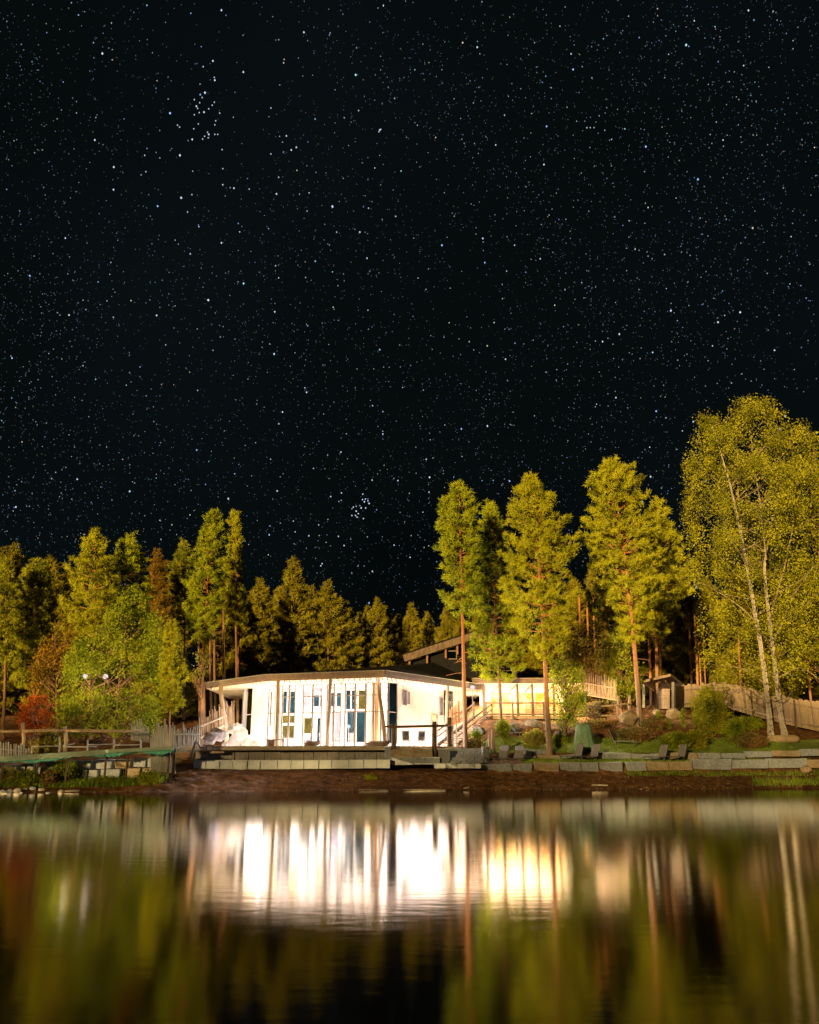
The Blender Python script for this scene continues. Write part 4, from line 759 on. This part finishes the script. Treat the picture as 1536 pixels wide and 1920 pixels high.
# ------------------------------------------------------------------ stick and plank fences
def stick_fence(name, label, line, n, y_top, y_bot, mt, r=.03, rails=(), jit=8, group=None, stout=False):
    """line: [(px, dy, Y)] along the fence; sticks from y_bot up to y_top (uneven)"""
    p0 = at(line[0][0], y_bot[0], line[0][2]); t = thing(name, label, 'fence', p0, group); xs_ = [l[0] for l in line]
    for i in range(n):
        f = i / (n - 1) if n > 1 else 0; px = xs_[0] + (xs_[-1] - xs_[0]) * f; Y = np.interp(px, xs_, [l[1] for l in line]); yb = np.interp(f, np.linspace(0, 1, len(y_bot)), y_bot); yt = np.interp(f, np.linspace(0, 1, len(y_top)), y_top) + random.uniform(-jit, jit)
        a, b_ = at(px, yb, Y), at(px + random.uniform(-1.2, 1.2), yt, Y); rr = r * random.uniform(.7, 1.3)
        MB().tube([a, a.lerp(b_, .5) + Vector((random.uniform(-.03, .03), random.uniform(-.03, .03), 0)), b_], [rr, rr * .9, rr * .7], 6).build('stick', M[mt], t)
    for (f0, dy0, f1, dy1, rr) in rails:
        pa, pb = xs_[0] + (xs_[-1] - xs_[0]) * f0, xs_[0] + (xs_[-1] - xs_[0]) * f1; Ya, Yb = [np.interp(q, xs_, [l[1] for l in line]) for q in (pa, pb)]
        MB().tube([at(pa, dy0, Ya - .08), at((pa + pb) / 2, (dy0 + dy1) / 2, (Ya + Yb) / 2 - .08), at(pb, dy1, Yb - .08)], [rr, rr, rr * .9], 7).build('rail', M[mt], t)
    return t
stick_fence('palisade', 'tall palisade of silvered upright poles at the end of the boardwalk', [(284, 58.2, 0), (327, 58.4, 0)], 19, [1374, 1352, 1362, 1366], [1446, 1450], 'wood_grey', .055, [(0, 1412, 1, 1412, .07)], 13)
p, q = at(322, 1452, 58.1), at(322, 1375, 58.1)
stick_fence('stick_fence', 'short grey stick fence behind the end of the rail fence', [(247, 62, 0), (279, 62.3, 0)], 14, [1358, 1352, 1366], [1388, 1392], 'wood_grey', .035, [(0, 1372, 1, 1373, .05)], 6)
stick_fence('stick_fence', 'grey stick fence with a pale rail right of the tall palisade', [(329, 62.5, 0), (374, 63.5, 0)], 20, [1376, 1362, 1370, 1352], [1412, 1410], 'wood_grey', .04, [(0, 1377, 1, 1376, .07), (.1, 1402, 1, 1402, .06)], 9)
stick_fence('stick_fence', 'lit stick fence climbing to the left corner of the lodge', [(375, 64.5, 0), (440, 74.5, 0)], 30, [1352, 1335, 1322, 1316], [1400, 1392, 1372, 1358], 'wood', .05, [(0, 1362, .75, 1342, .09), (0, 1384, .75, 1358, .09)], 8)
stick_fence('stick_fence', 'amber upright stick fence on the slope right of the wing', [(1074, 80, 0), (1156, 76, 0)], 46, [1266, 1262, 1268, 1276], [1300, 1306, 1313], 'wood', .035, [(0, 1276, 1, 1291, .06), (0, 1298, 1, 1313, .06)], 6)
stick_fence('stick_fence', 'orange-lit picket screen beside the timber stairs', [(845, 70, 0), (872, 71.2, 0)], 13, [1330, 1318, 1310], [1362, 1352], 'wood_log', .05, [(0, 1340, 1, 1333, .05)], 3)
stick_fence('stick_fence', 'little grey pickets by the boardwalk at the left edge', [(-3, 58, 0), (54, 58.5, 0)], 13, [1388, 1393, 1402], [1424, 1424], 'wood_grey', .05, [(0, 1404, 1, 1410, .04)], 4)
log_rail('rail_fence', 'post and rail fence with one heavy rail behind the boardwalk', [(42, 1418, 1355, 59.5), (122, 1415, 1362, 60)], [(-40, 1371, 59.3, 42, 1371, 59.35), (42, 1371, 59.35, 122, 1370, 59.85), (122, 1370, 59.85, 264, 1371, 61)], 'wood', .14, .10)
log_rail('pole_fence', 'low fence of thin pale poles standing along the boardwalk', [(60, 1413, 1399, 57.6), (111, 1411, 1381, 57.8), (164, 1409, 1387, 58), (213, 1407, 1385, 58.2), (264, 1405, 1388, 58.4)], [(60, 1400, 57.5, 111, 1399, 57.7), (118, 1398, 57.7, 141, 1394, 57.8), (118, 1400, 57.7, 181, 1400, 57.9), (165, 1396, 57.9, 213, 1395, 58.1), (213, 1397, 58.1, 264, 1396, 58.3)], 'wood_grey', .06, .035)
log_rail('rail_fence', 'post and rail fence on the slope below the amber stick fence', [(1099, 1338, 1298, 75), (1160, 1350, 1305, 74), (1181, 1340, 1304, 75)], [(1096, 1326, 74.8, 1160, 1322, 73.8), (1160, 1321, 73.8, 1182, 1320, 74.8), (1080, 1343, 74.9, 1160, 1342, 73.8)], 'wood', .11, .07)
log_rail('marker_posts', 'pair of short stout wooden posts beside the bin', [(919, 1404, 1378, 63.5), (925, 1408, 1369, 63.2)], [], 'wood', .13, .05, 'posts')
# plank fence at the right
pf = thing('plank_fence', 'tall weathered plank fence running down to the right edge', 'fence', at(1285, 1325, 82)); kx = [1280, 1310, 1360, 1420, 1480, 1536, 1600]; ky = [84, 82.5, 80.5, 78, 76, 74.5, 73]
ktop = [1286, 1284, 1281, 1296, 1310, 1319, 1328]; kbot = [1326, 1327, 1327, 1345, 1360, 1372, 1384]
px = 1281.
while px < 1590:
    wd = random.uniform(4.2, 6.4); Y = np.interp(px, kx, ky) + random.uniform(-.03, .03); a, b_ = at(px + .4, np.interp(px, kx, kbot), Y), at(px + wd - .4, np.interp(px, kx, ktop) + random.uniform(-2.5, 2.5), Y)
    L = b_.x - a.x; zt = b_.z; dz = random.uniform(-.08, .08); rot = random.uniform(-.01, .01); v = []
    for yy in (-.018, .018): v += [(a.x, Y + yy, a.z), (a.x + L, Y + yy, a.z), (a.x + L + rot, Y + yy, zt + dz), (a.x + L * .5 + rot, Y + yy, zt + abs(dz) + .06), (a.x + rot, Y + yy, zt - dz)]
    MB().add(v, [(0, 1, 2, 3, 4), (9, 8, 7, 6, 5)] + [(i, i + 5, (i + 1) % 5 + 5, (i + 1) % 5) for i in range(5)]).build('plank', M[random.choice(['fence_wood', 'fence_wood', 'fence_dark', 'wood'])], pf); px += wd
for k in range(len(kx) - 1):
    for f in (.18, .82):
        a, b_ = [at(kx[j], ktop[j] + (kbot[j] - ktop[j]) * f, ky[j] - .1) for j in (k, k + 1)]; MB().beam(a, b_, .05, .11).build('rail', M['fence_dark'], pf)
for pxx in (1412, 1493): Y = np.interp(pxx, kx, ky) - .2; MB().beam(at(pxx, np.interp(pxx, kx, kbot) + 4, Y), at(pxx - 4, np.interp(pxx, kx, ktop), Y), .12, .12).build('post', M['wood_dark'], pf)

# ------------------------------------------------------------------ timber shelter on the slope
sh = thing('timber_shelter', 'small open timber shelter with a slanting roof beside the plank fence', 'shelter', at(1250, 1327, 82))
def sp_(px, py, Y): return at(px, py, Y)
a, b_, c, d = sp_(1201, 1281, 81.5), sp_(1258, 1268, 80), sp_(1284, 1288, 85), sp_(1228, 1296, 87)
MB().add([a, b_, c, d] + [p + Vector((0, 0, .22)) for p in (a, b_, c, d)], [(3, 2, 1, 0), (4, 5, 6, 7), (0, 1, 5, 4), (1, 2, 6, 5), (2, 3, 7, 6), (3, 0, 4, 7)]).build('roof', M['fence_wood'], sh)
for pxx, yt, Y in ((1262, 1279, 80.3), (1207, 1283, 81.8)): MB().beam(sp_(pxx, 1327, Y), sp_(pxx, yt, Y), .18, .18).build('post', M['wood_grey'], sh)
for k in range(9):
    y0 = 1327 - k * 4.2; p, q = sp_(1228, y0, 84), sp_(1256, y0, 83); MB().beam(p, q, .06, .19).build('plank', M['fence_wood'], sh)
for k in range(10):
    y0 = 1326 - k * 4.2; p, q = sp_(1266, y0, 80.6), sp_(1284, y0, 84.2); MB().beam(p, q, .06, .19).build('plank', M['wood_dark'], sh)
for k in range(4): p, q = sp_(1212 + k * 12, 1283 - k * 2, 81), sp_(1228 + k * 12, 1296, 84.5); MB().beam(p, q, .07, .12).build('rafter', M['wood_log'], sh)

# ------------------------------------------------------------------ boardwalk with the teal tarp
bo = thing('boardwalk', 'sloping plank boardwalk edged with a faded teal tarp', 'boardwalk', at(160, 1440, 57))
e0, e1, e2 = at(-60, 1424, 54.6), at(200, 1407, 56.4), at(328, 1401, 57.6)
for (p, q, nn) in ((e0, e1, 26), (e1, e2, 12)):
    for k in range(nn):
        s_, e_ = p.lerp(q, k / nn), p.lerp(q, (k + .94) / nn); MB().add([s_, e_, e_ + Vector((-.1, 1.6, 0)), s_ + Vector((-.1, 1.6, 0))] + [x + Vector((0, 0, -.06)) for x in (s_, e_, e_ + Vector((-.1, 1.6, 0)), s_ + Vector((-.1, 1.6, 0)))], [(0, 1, 2, 3), (7, 6, 5, 4), (0, 4, 5, 1), (1, 5, 6, 2), (2, 6, 7, 3), (3, 7, 4, 0)]).build('plank', M['wood_grey'], bo)
    MB().beam(p + Vector((0, .25, -.20)), q + Vector((0, .25, -.20)), .2, .22).build('beam', M['wood'], bo)
def drape(p, q, n, band, sag, m, name, off, seed):
    rr = random.Random(seed); v = []; f = []; rows = 6
    for i in range(n + 1):
        t_ = i / n; c_ = p.lerp(q, t_); dep = band + sag * (.5 + .5 * math.sin(t_ * 9 + seed)) * (.6 + .8 * rr.random())
        for j in range(rows + 1):
            u = j / rows; v.append(c_ + Vector((0, off - .03 * math.sin(i * 1.9 + j) - .05 * u, .05 - dep * u)))
    for i in range(n):
        for j in range(rows): f.append((i * 7 + j, i * 7 + j + 1, (i + 1) * 7 + j + 1, (i + 1) * 7 + j))
    o = MB().add(v, f).build(name, M[m], bo, True); o.modifiers.new('thickness', 'SOLIDIFY').thickness = .015; return o
drape(e0, e1.lerp(e0, .0), 50, .30, .02, 'tealpale', 'faded_tarp', -.06, 1); drape(e0.lerp(e1, .1), e1, 40, .34, .14, 'teal', 'hanging_tarp', .04, 4); drape(e1, e2, 36, .24, .26, 'teal', 'hanging_tarp', -.02, 7); drape(e1, e2, 30, .20, .02, 'tealpale', 'faded_tarp', -.09, 5)
for pxx, Y in ((6, 55.2), (72, 55.6), (128, 56), (200, 56.6), (240, 57), (318, 57.9)):
    t_ = at(pxx, np.interp(pxx, [0, 200, 328], [1424, 1412, 1408]), Y); MB().tube([(t_.x, Y, float(gz(t_.x, Y)) - .2), (t_.x, Y, t_.z)], [.075, .07], 8).build('pile', M['wood_dark'], bo, True)

# ------------------------------------------------------------------ loungers, cover, bin
def lounger():
    t = thing('sun_lounger', 'x', 'lounger')
    for sx in (-.3, .3): MB().beam((sx, -1.3, .3), (sx, .35, .3), .04, .05).build('side_rail', M['alu'], t)
    MB().box((0, -.5, .325), (.56, 1.6, .02)).build('seat', M['sling'], t)
    bk = MB().beam((0, .3, .33), (0, .62, 1.12), .56, .025, (0, 1, 0)).build('backrest', M['sling'], t)
    for sx in (-.3, .3): MB().beam((sx, .3, .3), (sx, .63, 1.14), .04, .04, (0, 1, 0)).build('back_frame', M['alu'], t)
    for sx in (-.3, .3):
        for sy in (-1.1, .2): MB().beam((sx, sy, 0), (sx, sy, .3), .04, .04).build('leg', M['alu'], t)
    return t
lp = lounger()
for i, (px, Y, rz, lab) in enumerate([(1236, shY(1236) + 5.3, -1.0, 'grey sun lounger on the grass strip, first of the pair towards the leaning pine'), (1272, shY(1272) + 5.3, -1.0, 'grey sun lounger on the grass strip, second of the pair towards the birch'), (1078, shY(1078) + 5.6, -.9, 'grey sun lounger in front of the upper stones, left of the green cover'), (1108, shY(1108) + 5.5, -1.0, 'grey sun lounger standing just below the green cover'), (938, 62.9, -.7, 'dark sun lounger beside the short wooden posts'), (966, 63.0, -.7, 'dark sun lounger next to the first upper stones'), (950, 69.6, 1.2, 'black sun lounger in the shade on the upper lawn below the slim pine'), (1163, 69.6, 1.1, 'grey sun lounger on the upper lawn right of the green cover')]):
    o = lp if i == 0 else copy_tree(lp); p = at(px, 1420, Y); o.location = (p.x, Y, float(gz(p.x, Y)) + .02); o.rotation_euler = (0, 0, rz); o.scale = (1.05, 1.05, 1.05); o['label'] = lab; o['group'] = 'sun loungers by the lake'
tag(MB().build('x', M['black']), None) if False else None
# green cover over a stand
g0 = at(1096, 1405, 67.6); gb = float(gz(g0.x, 67.6)); cv = thing('covered_parasol', 'dark green fabric cover draped over a tall garden stand on the upper lawn', 'garden cover', (g0.x, 67.6, gb)); n = 40; v = []; f = []; H = at(1096, 1358, 67.6).z - gb
rows = [(0, .72), (.12, .74), (.35, .70), (.6, .64), (.8, .59), (.93, .55), (.99, .50), (1.0, .30)]
for zf, rd in rows:
    for k in range(n):
        a = 2 * math.pi * k / n; rr = rd * (1 + (.09 * (1 - zf) + .02) * math.sin(9 * a + zf * 3) + .05 * (1 - zf) * math.sin(4 * a + 2)); sag = -.10 * math.exp(-((math.sin(a * .5 + .8)) * 3) ** 2) * (zf > .9)
        v.append((rr * math.cos(a), rr * math.sin(a) * .7, H * zf + sag + (.08 * math.sin(5 * a) if zf == 0 else 0)))
for i in range(len(rows) - 1):
    for k in range(n): f.append((i * n + k, i * n + (k + 1) % n, (i + 1) * n + (k + 1) % n, (i + 1) * n + k))
f.append(tuple((len(rows) - 1) * n + k for k in range(n))); me = MB().add(v, f).mesh('cover', True); me.materials.append(M['cover']); o = bpy.data.objects.new('cover', me); COL.objects.link(o); o.parent = cv
for sx in (-.5, .5): me = MB().beam((sx, -.3, -.05), (sx, -.3, .2), .06, .06).mesh('leg'); me.materials.append(M['alu']); o = bpy.data.objects.new('leg', me); COL.objects.link(o); o.parent = cv
# bin
p = at(911, 1430, 62.6); zt = at(911, 1400, 62.6).z; bn = thing('litter_bin', 'round grey metal litter bin at the foot of the stone steps', 'bin', (p.x, 62.6, p.z))
MB().tube([(p.x, 62.6, p.z), (p.x, 62.6, p.z + .05), (p.x, 62.6, zt - .12)], [.20, .235, .245], 20).build('body', M['bin'], bn, True); MB().tube([(p.x, 62.6, zt - .12), (p.x, 62.6, zt - .05), (p.x, 62.6, zt)], [.26, .26, .20], 20).build('lid', M['metal_strip'], bn, True)
for zf in (.3, .6): zz = p.z + (zt - p.z) * zf; MB().tube([(p.x, 62.6, zz), (p.x, 62.6, zz + .03)], [.25, .25], 20).build('band', M['alu'], bn, True)
p = at(833, 1432, 61.9); q = at(833, 1403, 61.9); cb = thing('storage_box', 'square dark blue-grey box left of the stone steps', 'box', (p.x, 62.2, p.z))
MB().box((p.x, 62.25, (p.z + q.z) / 2 - .04), (.78, .6, q.z - p.z - .08)).build('body', M['black'], cb); MB().box((p.x, 62.25, q.z - .03), (.84, .66, .06)).build('lid', M['bin'], cb)
# trestle by the left end of the terrace
ts = thing('timber_trestle', 'grey timber trestle leaning at the left end of the terrace', 'trestle', at(366, 1425, 61.8))
for a, b_ in (((360, 1424), (368, 1388)), ((376, 1402), (367, 1388)), ((356, 1420), (366, 1392))): MB().beam(at(*a, 61.8), at(*b_, 61.9), .09, .09).build('leg', M['wood_grey'], ts)
MB().beam(at(378, 1397, 62), at(402, 1397, 62.2), .3, .07).build('bench_top', M['wood'], ts); MB().beam(at(374, 1411, 61.9), at(420, 1410, 62.2), .3, .14).build('beam', M['wood'], ts)
for pxx in (388, 399): MB().beam(at(pxx, 1412, 62.1), at(pxx, 1399, 62.1), .05, .05).build('leg', M['wood_dark'], ts)
MB().beam(at(352, 1441, 61), at(395, 1443, 60.7), .25, .10).build('beam', M['wood_dark'], ts)

# ------------------------------------------------------------------ rocks, driftwood and plants
for i, (px, py, Y, s, m, lab) in enumerate([(1179, 1347, 73.2, .72, 'stone_brown', 'big round boulder at the end of the sloping rail fence'), (1262, 1338, 77, .62, 'stone_brown', 'grey boulder below the timber shelter'), (1232, 1336, 77.5, .35, 'stone_brown', 'small boulder left of the one below the shelter'), (1512, 1443, shY(1512) + 3.3, .40, 'stone_brown', 'tan boulder lying on the bank under the lower stones'), (965, 1365, 71, .55, 'stone_dark', 'dark boulder in the slope under the wing railing'), (895, 1372, 70.5, .6, 'stone_dark', 'dark boulder beside the timber stairs'), (1050, 1380, 69, .5, 'stone_dark', 'dark boulder right of the orange-stemmed pine'), (940, 1362, 72, .6, 'stone_dark', 'dark boulder under the left end of the wing railing'), (1000, 1360, 72.5, .7, 'stone_dark', 'dark boulder under the middle of the wing railing'), (390, 1385, 66, .6, 'stone_dark', 'dark boulder under the lit stick fence'), (408, 1378, 67.5, .65, 'stone_dark', 'dark boulder beside the pale boulder heap')]):
    boulder('boulder', lab, px, py, Y, s, s * .8, s * .72, m, i + 20)
for i, (px, py, s) in enumerate(sorted([(4, 1482, .22), (18, 1480, .20), (33, 1479, .26), (47, 1476, .16), (62, 1474, .2), (78, 1477, .18), (90, 1486, .14), (115, 1481, .17), (10, 1486, .2), (40, 1484, .12)])):
    Y = shY(px) + (1487 - py) * .12; p = at(px, py, Y); o = boulder('shore_stone', 'small pale stone at the waterline below the boardwalk, %s from the left edge' % ORDS[i], px, py, Y, s, s * .8, s * .6, 'stone_pale' if i % 2 else 'stone', i + 60, 'small stones on the left shore', cat='stone'); o.location.z = float(gz(p.x, Y)) + s * .25
for i, (a, b_, Y, lab) in enumerate([((112, 1482), (150, 1472), shY(130) + .7, 'pale driftwood stick on the bank below the left stones'), ((410, 1484.5), (478, 1484.5), 56.6, 'pale pole laid in for the water glint below the lodge, first from the left'), ((480, 1484.3), (566, 1484), 56.7, 'pale pole laid in for the water glint below the lodge, second from the left'), ((614, 1483.6), (728, 1482.5), 57.2, 'pale pole laid in for the water glint below the lodge, third from the left'), ((730, 1482.6), (836, 1481.5), 57.6, 'pale pole laid in for the water glint below the lodge, last from the left'), ((1110, 1477), (1140, 1474), shY(1120) + .7, 'thin driftwood stick on the right bank'), ((868, 1480), (880, 1476), 58.4, 'small bright scrap of wood at the waterline')]):  # pale poles added as the bright glint along the waterline
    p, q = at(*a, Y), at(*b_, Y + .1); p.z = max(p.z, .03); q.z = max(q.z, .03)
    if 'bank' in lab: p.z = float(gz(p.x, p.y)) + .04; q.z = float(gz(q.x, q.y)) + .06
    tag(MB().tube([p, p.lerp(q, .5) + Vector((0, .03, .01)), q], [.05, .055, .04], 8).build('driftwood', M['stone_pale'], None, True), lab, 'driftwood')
# log trough under the birch
p, q = at(1438, 1371, 73.2), at(1496, 1371, 73.2); zb = float(gz((p.x + q.x) / 2, 73.2)); tag(MB().tube([(p.x, 73.2, zb + .22), (p.x + .3, 73.2, zb + .24), (q.x - .3, 73.25, zb + .24), (q.x, 73.25, zb + .22)], [.2, .28, .29, .24], 12).build('log_edging', M['wood'], None, True), 'thick log lying at the foot of the twin birch', 'log')
def shrub(name, label, px, yb, Y, wpx, hpx, m, seed, k=22, size=.10, n=None, cat='shrub', group=None):
    r = np.random.default_rng(seed); p = at(px, yb, Y); g = float(gz(p.x, Y)); t = thing(name, label, cat, (p.x, Y, g), group); s = mpp(Y); w_, h_ = wpx * s / 2, hpx * s + (p.z - g)
    n = n or int(30 + 160 * w_ * h_); q = r.normal(0, 1, (n, 3)); q /= np.linalg.norm(q, axis=1)[:, None]; q *= r.random((n, 1)) ** .4; Cn = q * np.array([w_, w_ * .8, h_ / 2]) + np.array([0, 0, h_ / 2])
    Cn[:, :2] *= (1 + .35 * np.sin(5 * np.arctan2(q[:, 1], q[:, 0]) + seed))[:, None] * .9
    mb = MB()
    for j in range(7): c_ = Cn[r.integers(n)]; mb.tube([(0, 0, -.1), (c_[0] * .4, c_[1] * .4, c_[2] * .5), tuple(c_)], [.025, .018, .006], 5, False)
    for nm, me, mt in (('stems', mb.mesh('stems', True), 'dark_bark'), ('foliage', tri_mesh('foliage', leaves(Cn, k, .14, size, r)), m)):
        me.materials.append(M[mt]); o = bpy.data.objects.new(nm, me); COL.objects.link(o); o.parent = t
    return t
for i, a in enumerate([('round_shrub', 'big yellow-green bush in front of the plank fence', 1335, 1375, 73, 62, 88, 'birchleaf'), ('low_shrub', 'low rounded bush between the big bush and the birch', 1379, 1380, 71.5, 36, 30, 'leaf'), ('low_shrub', 'dark low bush tucked behind the rounded one by the birch', 1362, 1372, 74, 34, 34, 'leaf'),
    ('garden_shrub', 'small green bush under the left end of the wing railing', 945, 1382, 69.5, 24, 32, 'leaf'), ('garden_shrub', 'yellowing bush beside the orange-stemmed pine', 1005, 1402, 68, 44, 32, 'yellowleaf'), ('garden_shrub', 'tiny green bush left of the slim pine foot', 893, 1384, 68.5, 18, 14, 'leaf'), ('garden_shrub', 'dark green bush between the young tree and the pine', 1048, 1400, 68.6, 26, 20, 'leaf'),
    ('ground_shrub', 'spreading ground-cover bush in the bed behind the pair of loungers', 1270, 1398, 69.5, 60, 24, 'leaf'), ('ground_shrub', 'green spreading bush in the bed below the big bush', 1305, 1392, 70, 44, 22, 'birchleaf'), ('ground_shrub', 'reddish heather clump above the dark box', 885, 1394, 67, 40, 8, 'heather'), ('ground_shrub', 'brownish heather patch right of the green cover', 1190, 1390, 71, 70, 26, 'heather'), ('ground_shrub', 'brownish heather patch under the sloping rail fence', 1125, 1372, 73, 70, 22, 'heather'), ('ground_shrub', 'heather patch on the slope behind the amber fence posts', 1120, 1330, 77, 60, 14, 'heather'), ('ground_shrub', 'heather patch between the boulders below the shelter', 1225, 1365, 73.5, 50, 18, 'heather'), ('ground_shrub', 'leafy patch along the foot of the plank fence', 1400, 1360, 75, 60, 14, 'leaf'), ('ground_shrub', 'brown leafy patch on the mulch left of the birch', 1405, 1385, 71, 60, 10, 'heather'),
    ('bank_plant', 'bright green plant on the left bank under the boardwalk', 50, 1474, shY(50) + 2.4, 42, 26, 'leaf'), ('bank_plant', 'brownish plant on the left bank beside the bright green one', 88, 1474, shY(88) + 2.6, 36, 24, 'heather'), ('bank_plant', 'leafy creeper hanging over the left stone wall', 118, 1466, shY(118) + 3.5, 50, 36, 'leaf'), ('bank_plant', 'low green plant at the foot of the tall palisade', 283, 1460, 56.4, 54, 12, 'leaf'), ('bank_plant', 'low weeds under the left stone wall', 195, 1470, shY(195) + 3, 40, 10, 'leaf'), ('bank_plant', 'yellowish weeds at the left edge under the boardwalk', 12, 1462, shY(12) + 3.2, 34, 22, 'yellowleaf'),
    ('bank_plant', 'tiny green plant alone on the bank below the lodge', 694, 1466, 59.2, 9, 7, 'leaf'), ('glowing_shrub', 'shrub lit yellow from below behind the left rail fence', 88, 1404, 61.5, 52, 36, 'yellowleaf')]):
    shrub(*a, seed=300 + i)
def cone(px, yb, Y, wpx, hpx, seed, label): pine('small_conifer', label, 'shrub', [(px, yb), (px, yb - hpx * .5), (px, yb - hpx)], [(yb - hpx, px - 1, px + 1), (yb - hpx * .6, px - wpx * .35, px + wpx * .35), (yb - 2, px - wpx / 2, px + wpx / 2)], Y, .03, 'leaf', 'dark_bark', seed, group='small conifers in the slope bed', tuft=.12, gap=.14, dead=False, wd=.03, dens=2)
cone(1281, 1366, 74.5, 12, 36, 401, 'narrow small conifer left of the pair in the slope bed'); cone(1303, 1362, 75, 12, 30, 402, 'narrow small conifer next to the big yellow-green bush'); cone(1254, 1370, 74, 14, 24, 403, 'small conifer beside the thin sapling stem'); cone(1236, 1376, 73.5, 18, 40, 404, 'bushy small conifer below the shelter boulders')

# garden lamps seen among the left trees
def post_lamp(px, py, Y, wt, label, h=None):
    p = at(px, py, Y); g = float(gz(p.x, Y)); t = thing('post_lamp', label, 'lamp', (p.x, Y, g), 'lamps among the left trees')
    MB().tube([(p.x, Y, g - .1), (p.x, Y, p.z - .18)], [.04, .03], 8).build('pole', M['wood_dark'], t); MB().tube([(p.x, Y, p.z + .17), (p.x, Y, p.z + .24)], [.10, .03], 12).build('cap', M['wood_dark'], t)
    bm = bmesh.new(); bmesh.ops.create_uvsphere(bm, u_segments=12, v_segments=8, radius=.2); me = bpy.data.meshes.new('globe'); bm.to_mesh(me); bm.free(); me.materials.append(M['bulb']); o = bpy.data.objects.new('globe', me); COL.objects.link(o); o.parent = t; o.location = (0, 0, p.z - g)
    lamp(t, (p.x, Y - .35, p.z - .1), wt, (1, .72, .4)); return t
post_lamp(160, 1268, 71.5, 260, 'larger lamp glowing through the leaves of the big left tree'); post_lamp(198, 1268, 70.6, 60, 'small round lamp shining right of the larger one in the left trees'); post_lamp(82, 1400, 62.4, 220, 'low lamp lighting the shrub behind the left rail fence')

# unseen leaf screen added behind the camera: it shades the foot of the far shore, the tree tops stay in the light
def shade_screen():
    r = np.random.default_rng(77); n = 51000; x = r.uniform(-115, 65, n); top = 19.5 + 3.0 * (vnoise(x * .13 + 5, x * 0) - .5) * 2; z = r.random(n) ** 1.1 * top
    c = np.stack([x, r.uniform(-30, -24, n), z + .4], 1); V = leaves(c, 1, .05, .55, r)
    tag(link('added_shade_leaves', tri_mesh('added_shade_leaves', V), M['leaf']), 'unseen leaf screen added behind the camera to shade the far shore', 'shade screen', kind='stuff')
shade_screen()

t = post_lamp(886, 1289, 74.2, 1100, 'lamp on a post at the head of the timber stairs'); t['group'] = 'lamps by the wing'

# table with a lantern box on the deck by the second post
tb = thing('deck_table', 'small dark table on the deck beside the second log post', 'table', at(516, 1398, 66.0)); c = at(516, 1398, 66.0)
MB().box((c.x, 66.0, FZ + .5), (1.3, .6, .05)).build('table_top', M['wood_dark'], tb)
for dx in (-.55, .55):
    for dy in (-.22, .22): MB().beam((c.x + dx, 66 + dy, FZ), (c.x + dx, 66 + dy, FZ + .48), .05, .05).build('leg', M['wood_dark'], tb)
bx_ = thing('wicker_box', 'square dark box standing on the deck left of the second log post', 'box', at(509, 1396, 66.9)); c = at(509, 1396, 66.9)
MB().box((c.x, 66.9, FZ + .24), (.5, .4, .48)).build('body', M['wood_dark'], bx_); MB().box((c.x, 66.9, FZ + .5), (.54, .44, .04)).build('lid', M['wood'], bx_)
# pebbles strewn on the bank
def pebbles():
    r = np.random.default_rng(91); n = 1500; x = r.uniform(-30, 32, n); d = r.random(n) ** 1.6 * 3.4 + .02; y = shore(x) + d; z = gz(x, y); V = []
    base = np.array([(1, 0, 0), (-.5, .87, 0), (-.5, -.87, 0), (0, 0, .7)]); F = [(0, 1, 3), (1, 2, 3), (2, 0, 3)]
    for i in range(n):
        s_ = .02 + .07 * r.random() ** 3; a = r.uniform(0, 6.28); c_, q = math.cos(a), math.sin(a); P = base * s_ * r.uniform(.7, 1.3, (4, 3)); P = np.stack([P[:, 0] * c_ - P[:, 1] * q, P[:, 0] * q + P[:, 1] * c_, P[:, 2]], 1) + [x[i], y[i], z[i]]
        V += [P[list(f)] for f in F]
    tag(link('pebbles', tri_mesh('pebbles', np.array(V)), M['stone_brown']), 'small pebbles strewn over the dark bank', 'pebbles', kind='stuff')
pebbles()

el = thing('eave_lamp', 'lamp under the left corner of the lodge eave', 'lamp', (-16.3, 73.9, EZ - .05)); MB().tube([(-16.3, 73.9, EZ - .02), (-16.3, 73.9, EZ - .16)], [.1, .12], 12).build('housing', M['alu'], el); MB().tube([(-16.3, 73.9, EZ - .16), (-16.3, 73.9, EZ - .2)], [.1, .08], 12).build('lens', M['bulb'], el); lamp(el, (-16.5, 73.7, EZ - .45), 550, (1, .78, .36))
t = post_lamp(1068, 1298, 78.2, 1900, 'lamp on a post between the wing and the amber stick fence'); t['group'] = 'lamps by the wing'

# dark furniture inside the glazed front
def inside_chair(px, Y, rz, k):
    t = patio_chair(px, 1398, Y, rz, 'dark dining chair inside the glazed front, %s from the left' % ORDS[k]); t['group'] = 'dining chairs inside the lodge'; t.name = 'dining_chair'
for k, (px, Y, rz) in enumerate(((533, 70.6, 1.3), (548, 70.8, -1.4), (578, 70.4, .4), (607, 70.2, 1.2), (632, 69.9, -1.2), (662, 69.8, .2))): inside_chair(px, Y, rz, k)
for k, px in enumerate((541, 620)):
    c = at(px, 1398, 70.5); tb = thing('dining_table', 'dark dining table inside the glazed front, %s' % ('nearer the boulder heap' if k == 0 else 'nearer the log columns'), 'table', (c.x, 70.5, FZ), 'dining tables inside the lodge')
    MB().box((c.x, 70.5, FZ + .73), (1.0, .8, .05)).build('table_top', M['wood_dark'], tb)
    for dx in (-.42, .42):
        for dy in (-.32, .32): MB().beam((c.x + dx, 70.5 + dy, FZ), (c.x + dx, 70.5 + dy, FZ + .7), .06, .06).build('leg', M['wood_dark'], tb)
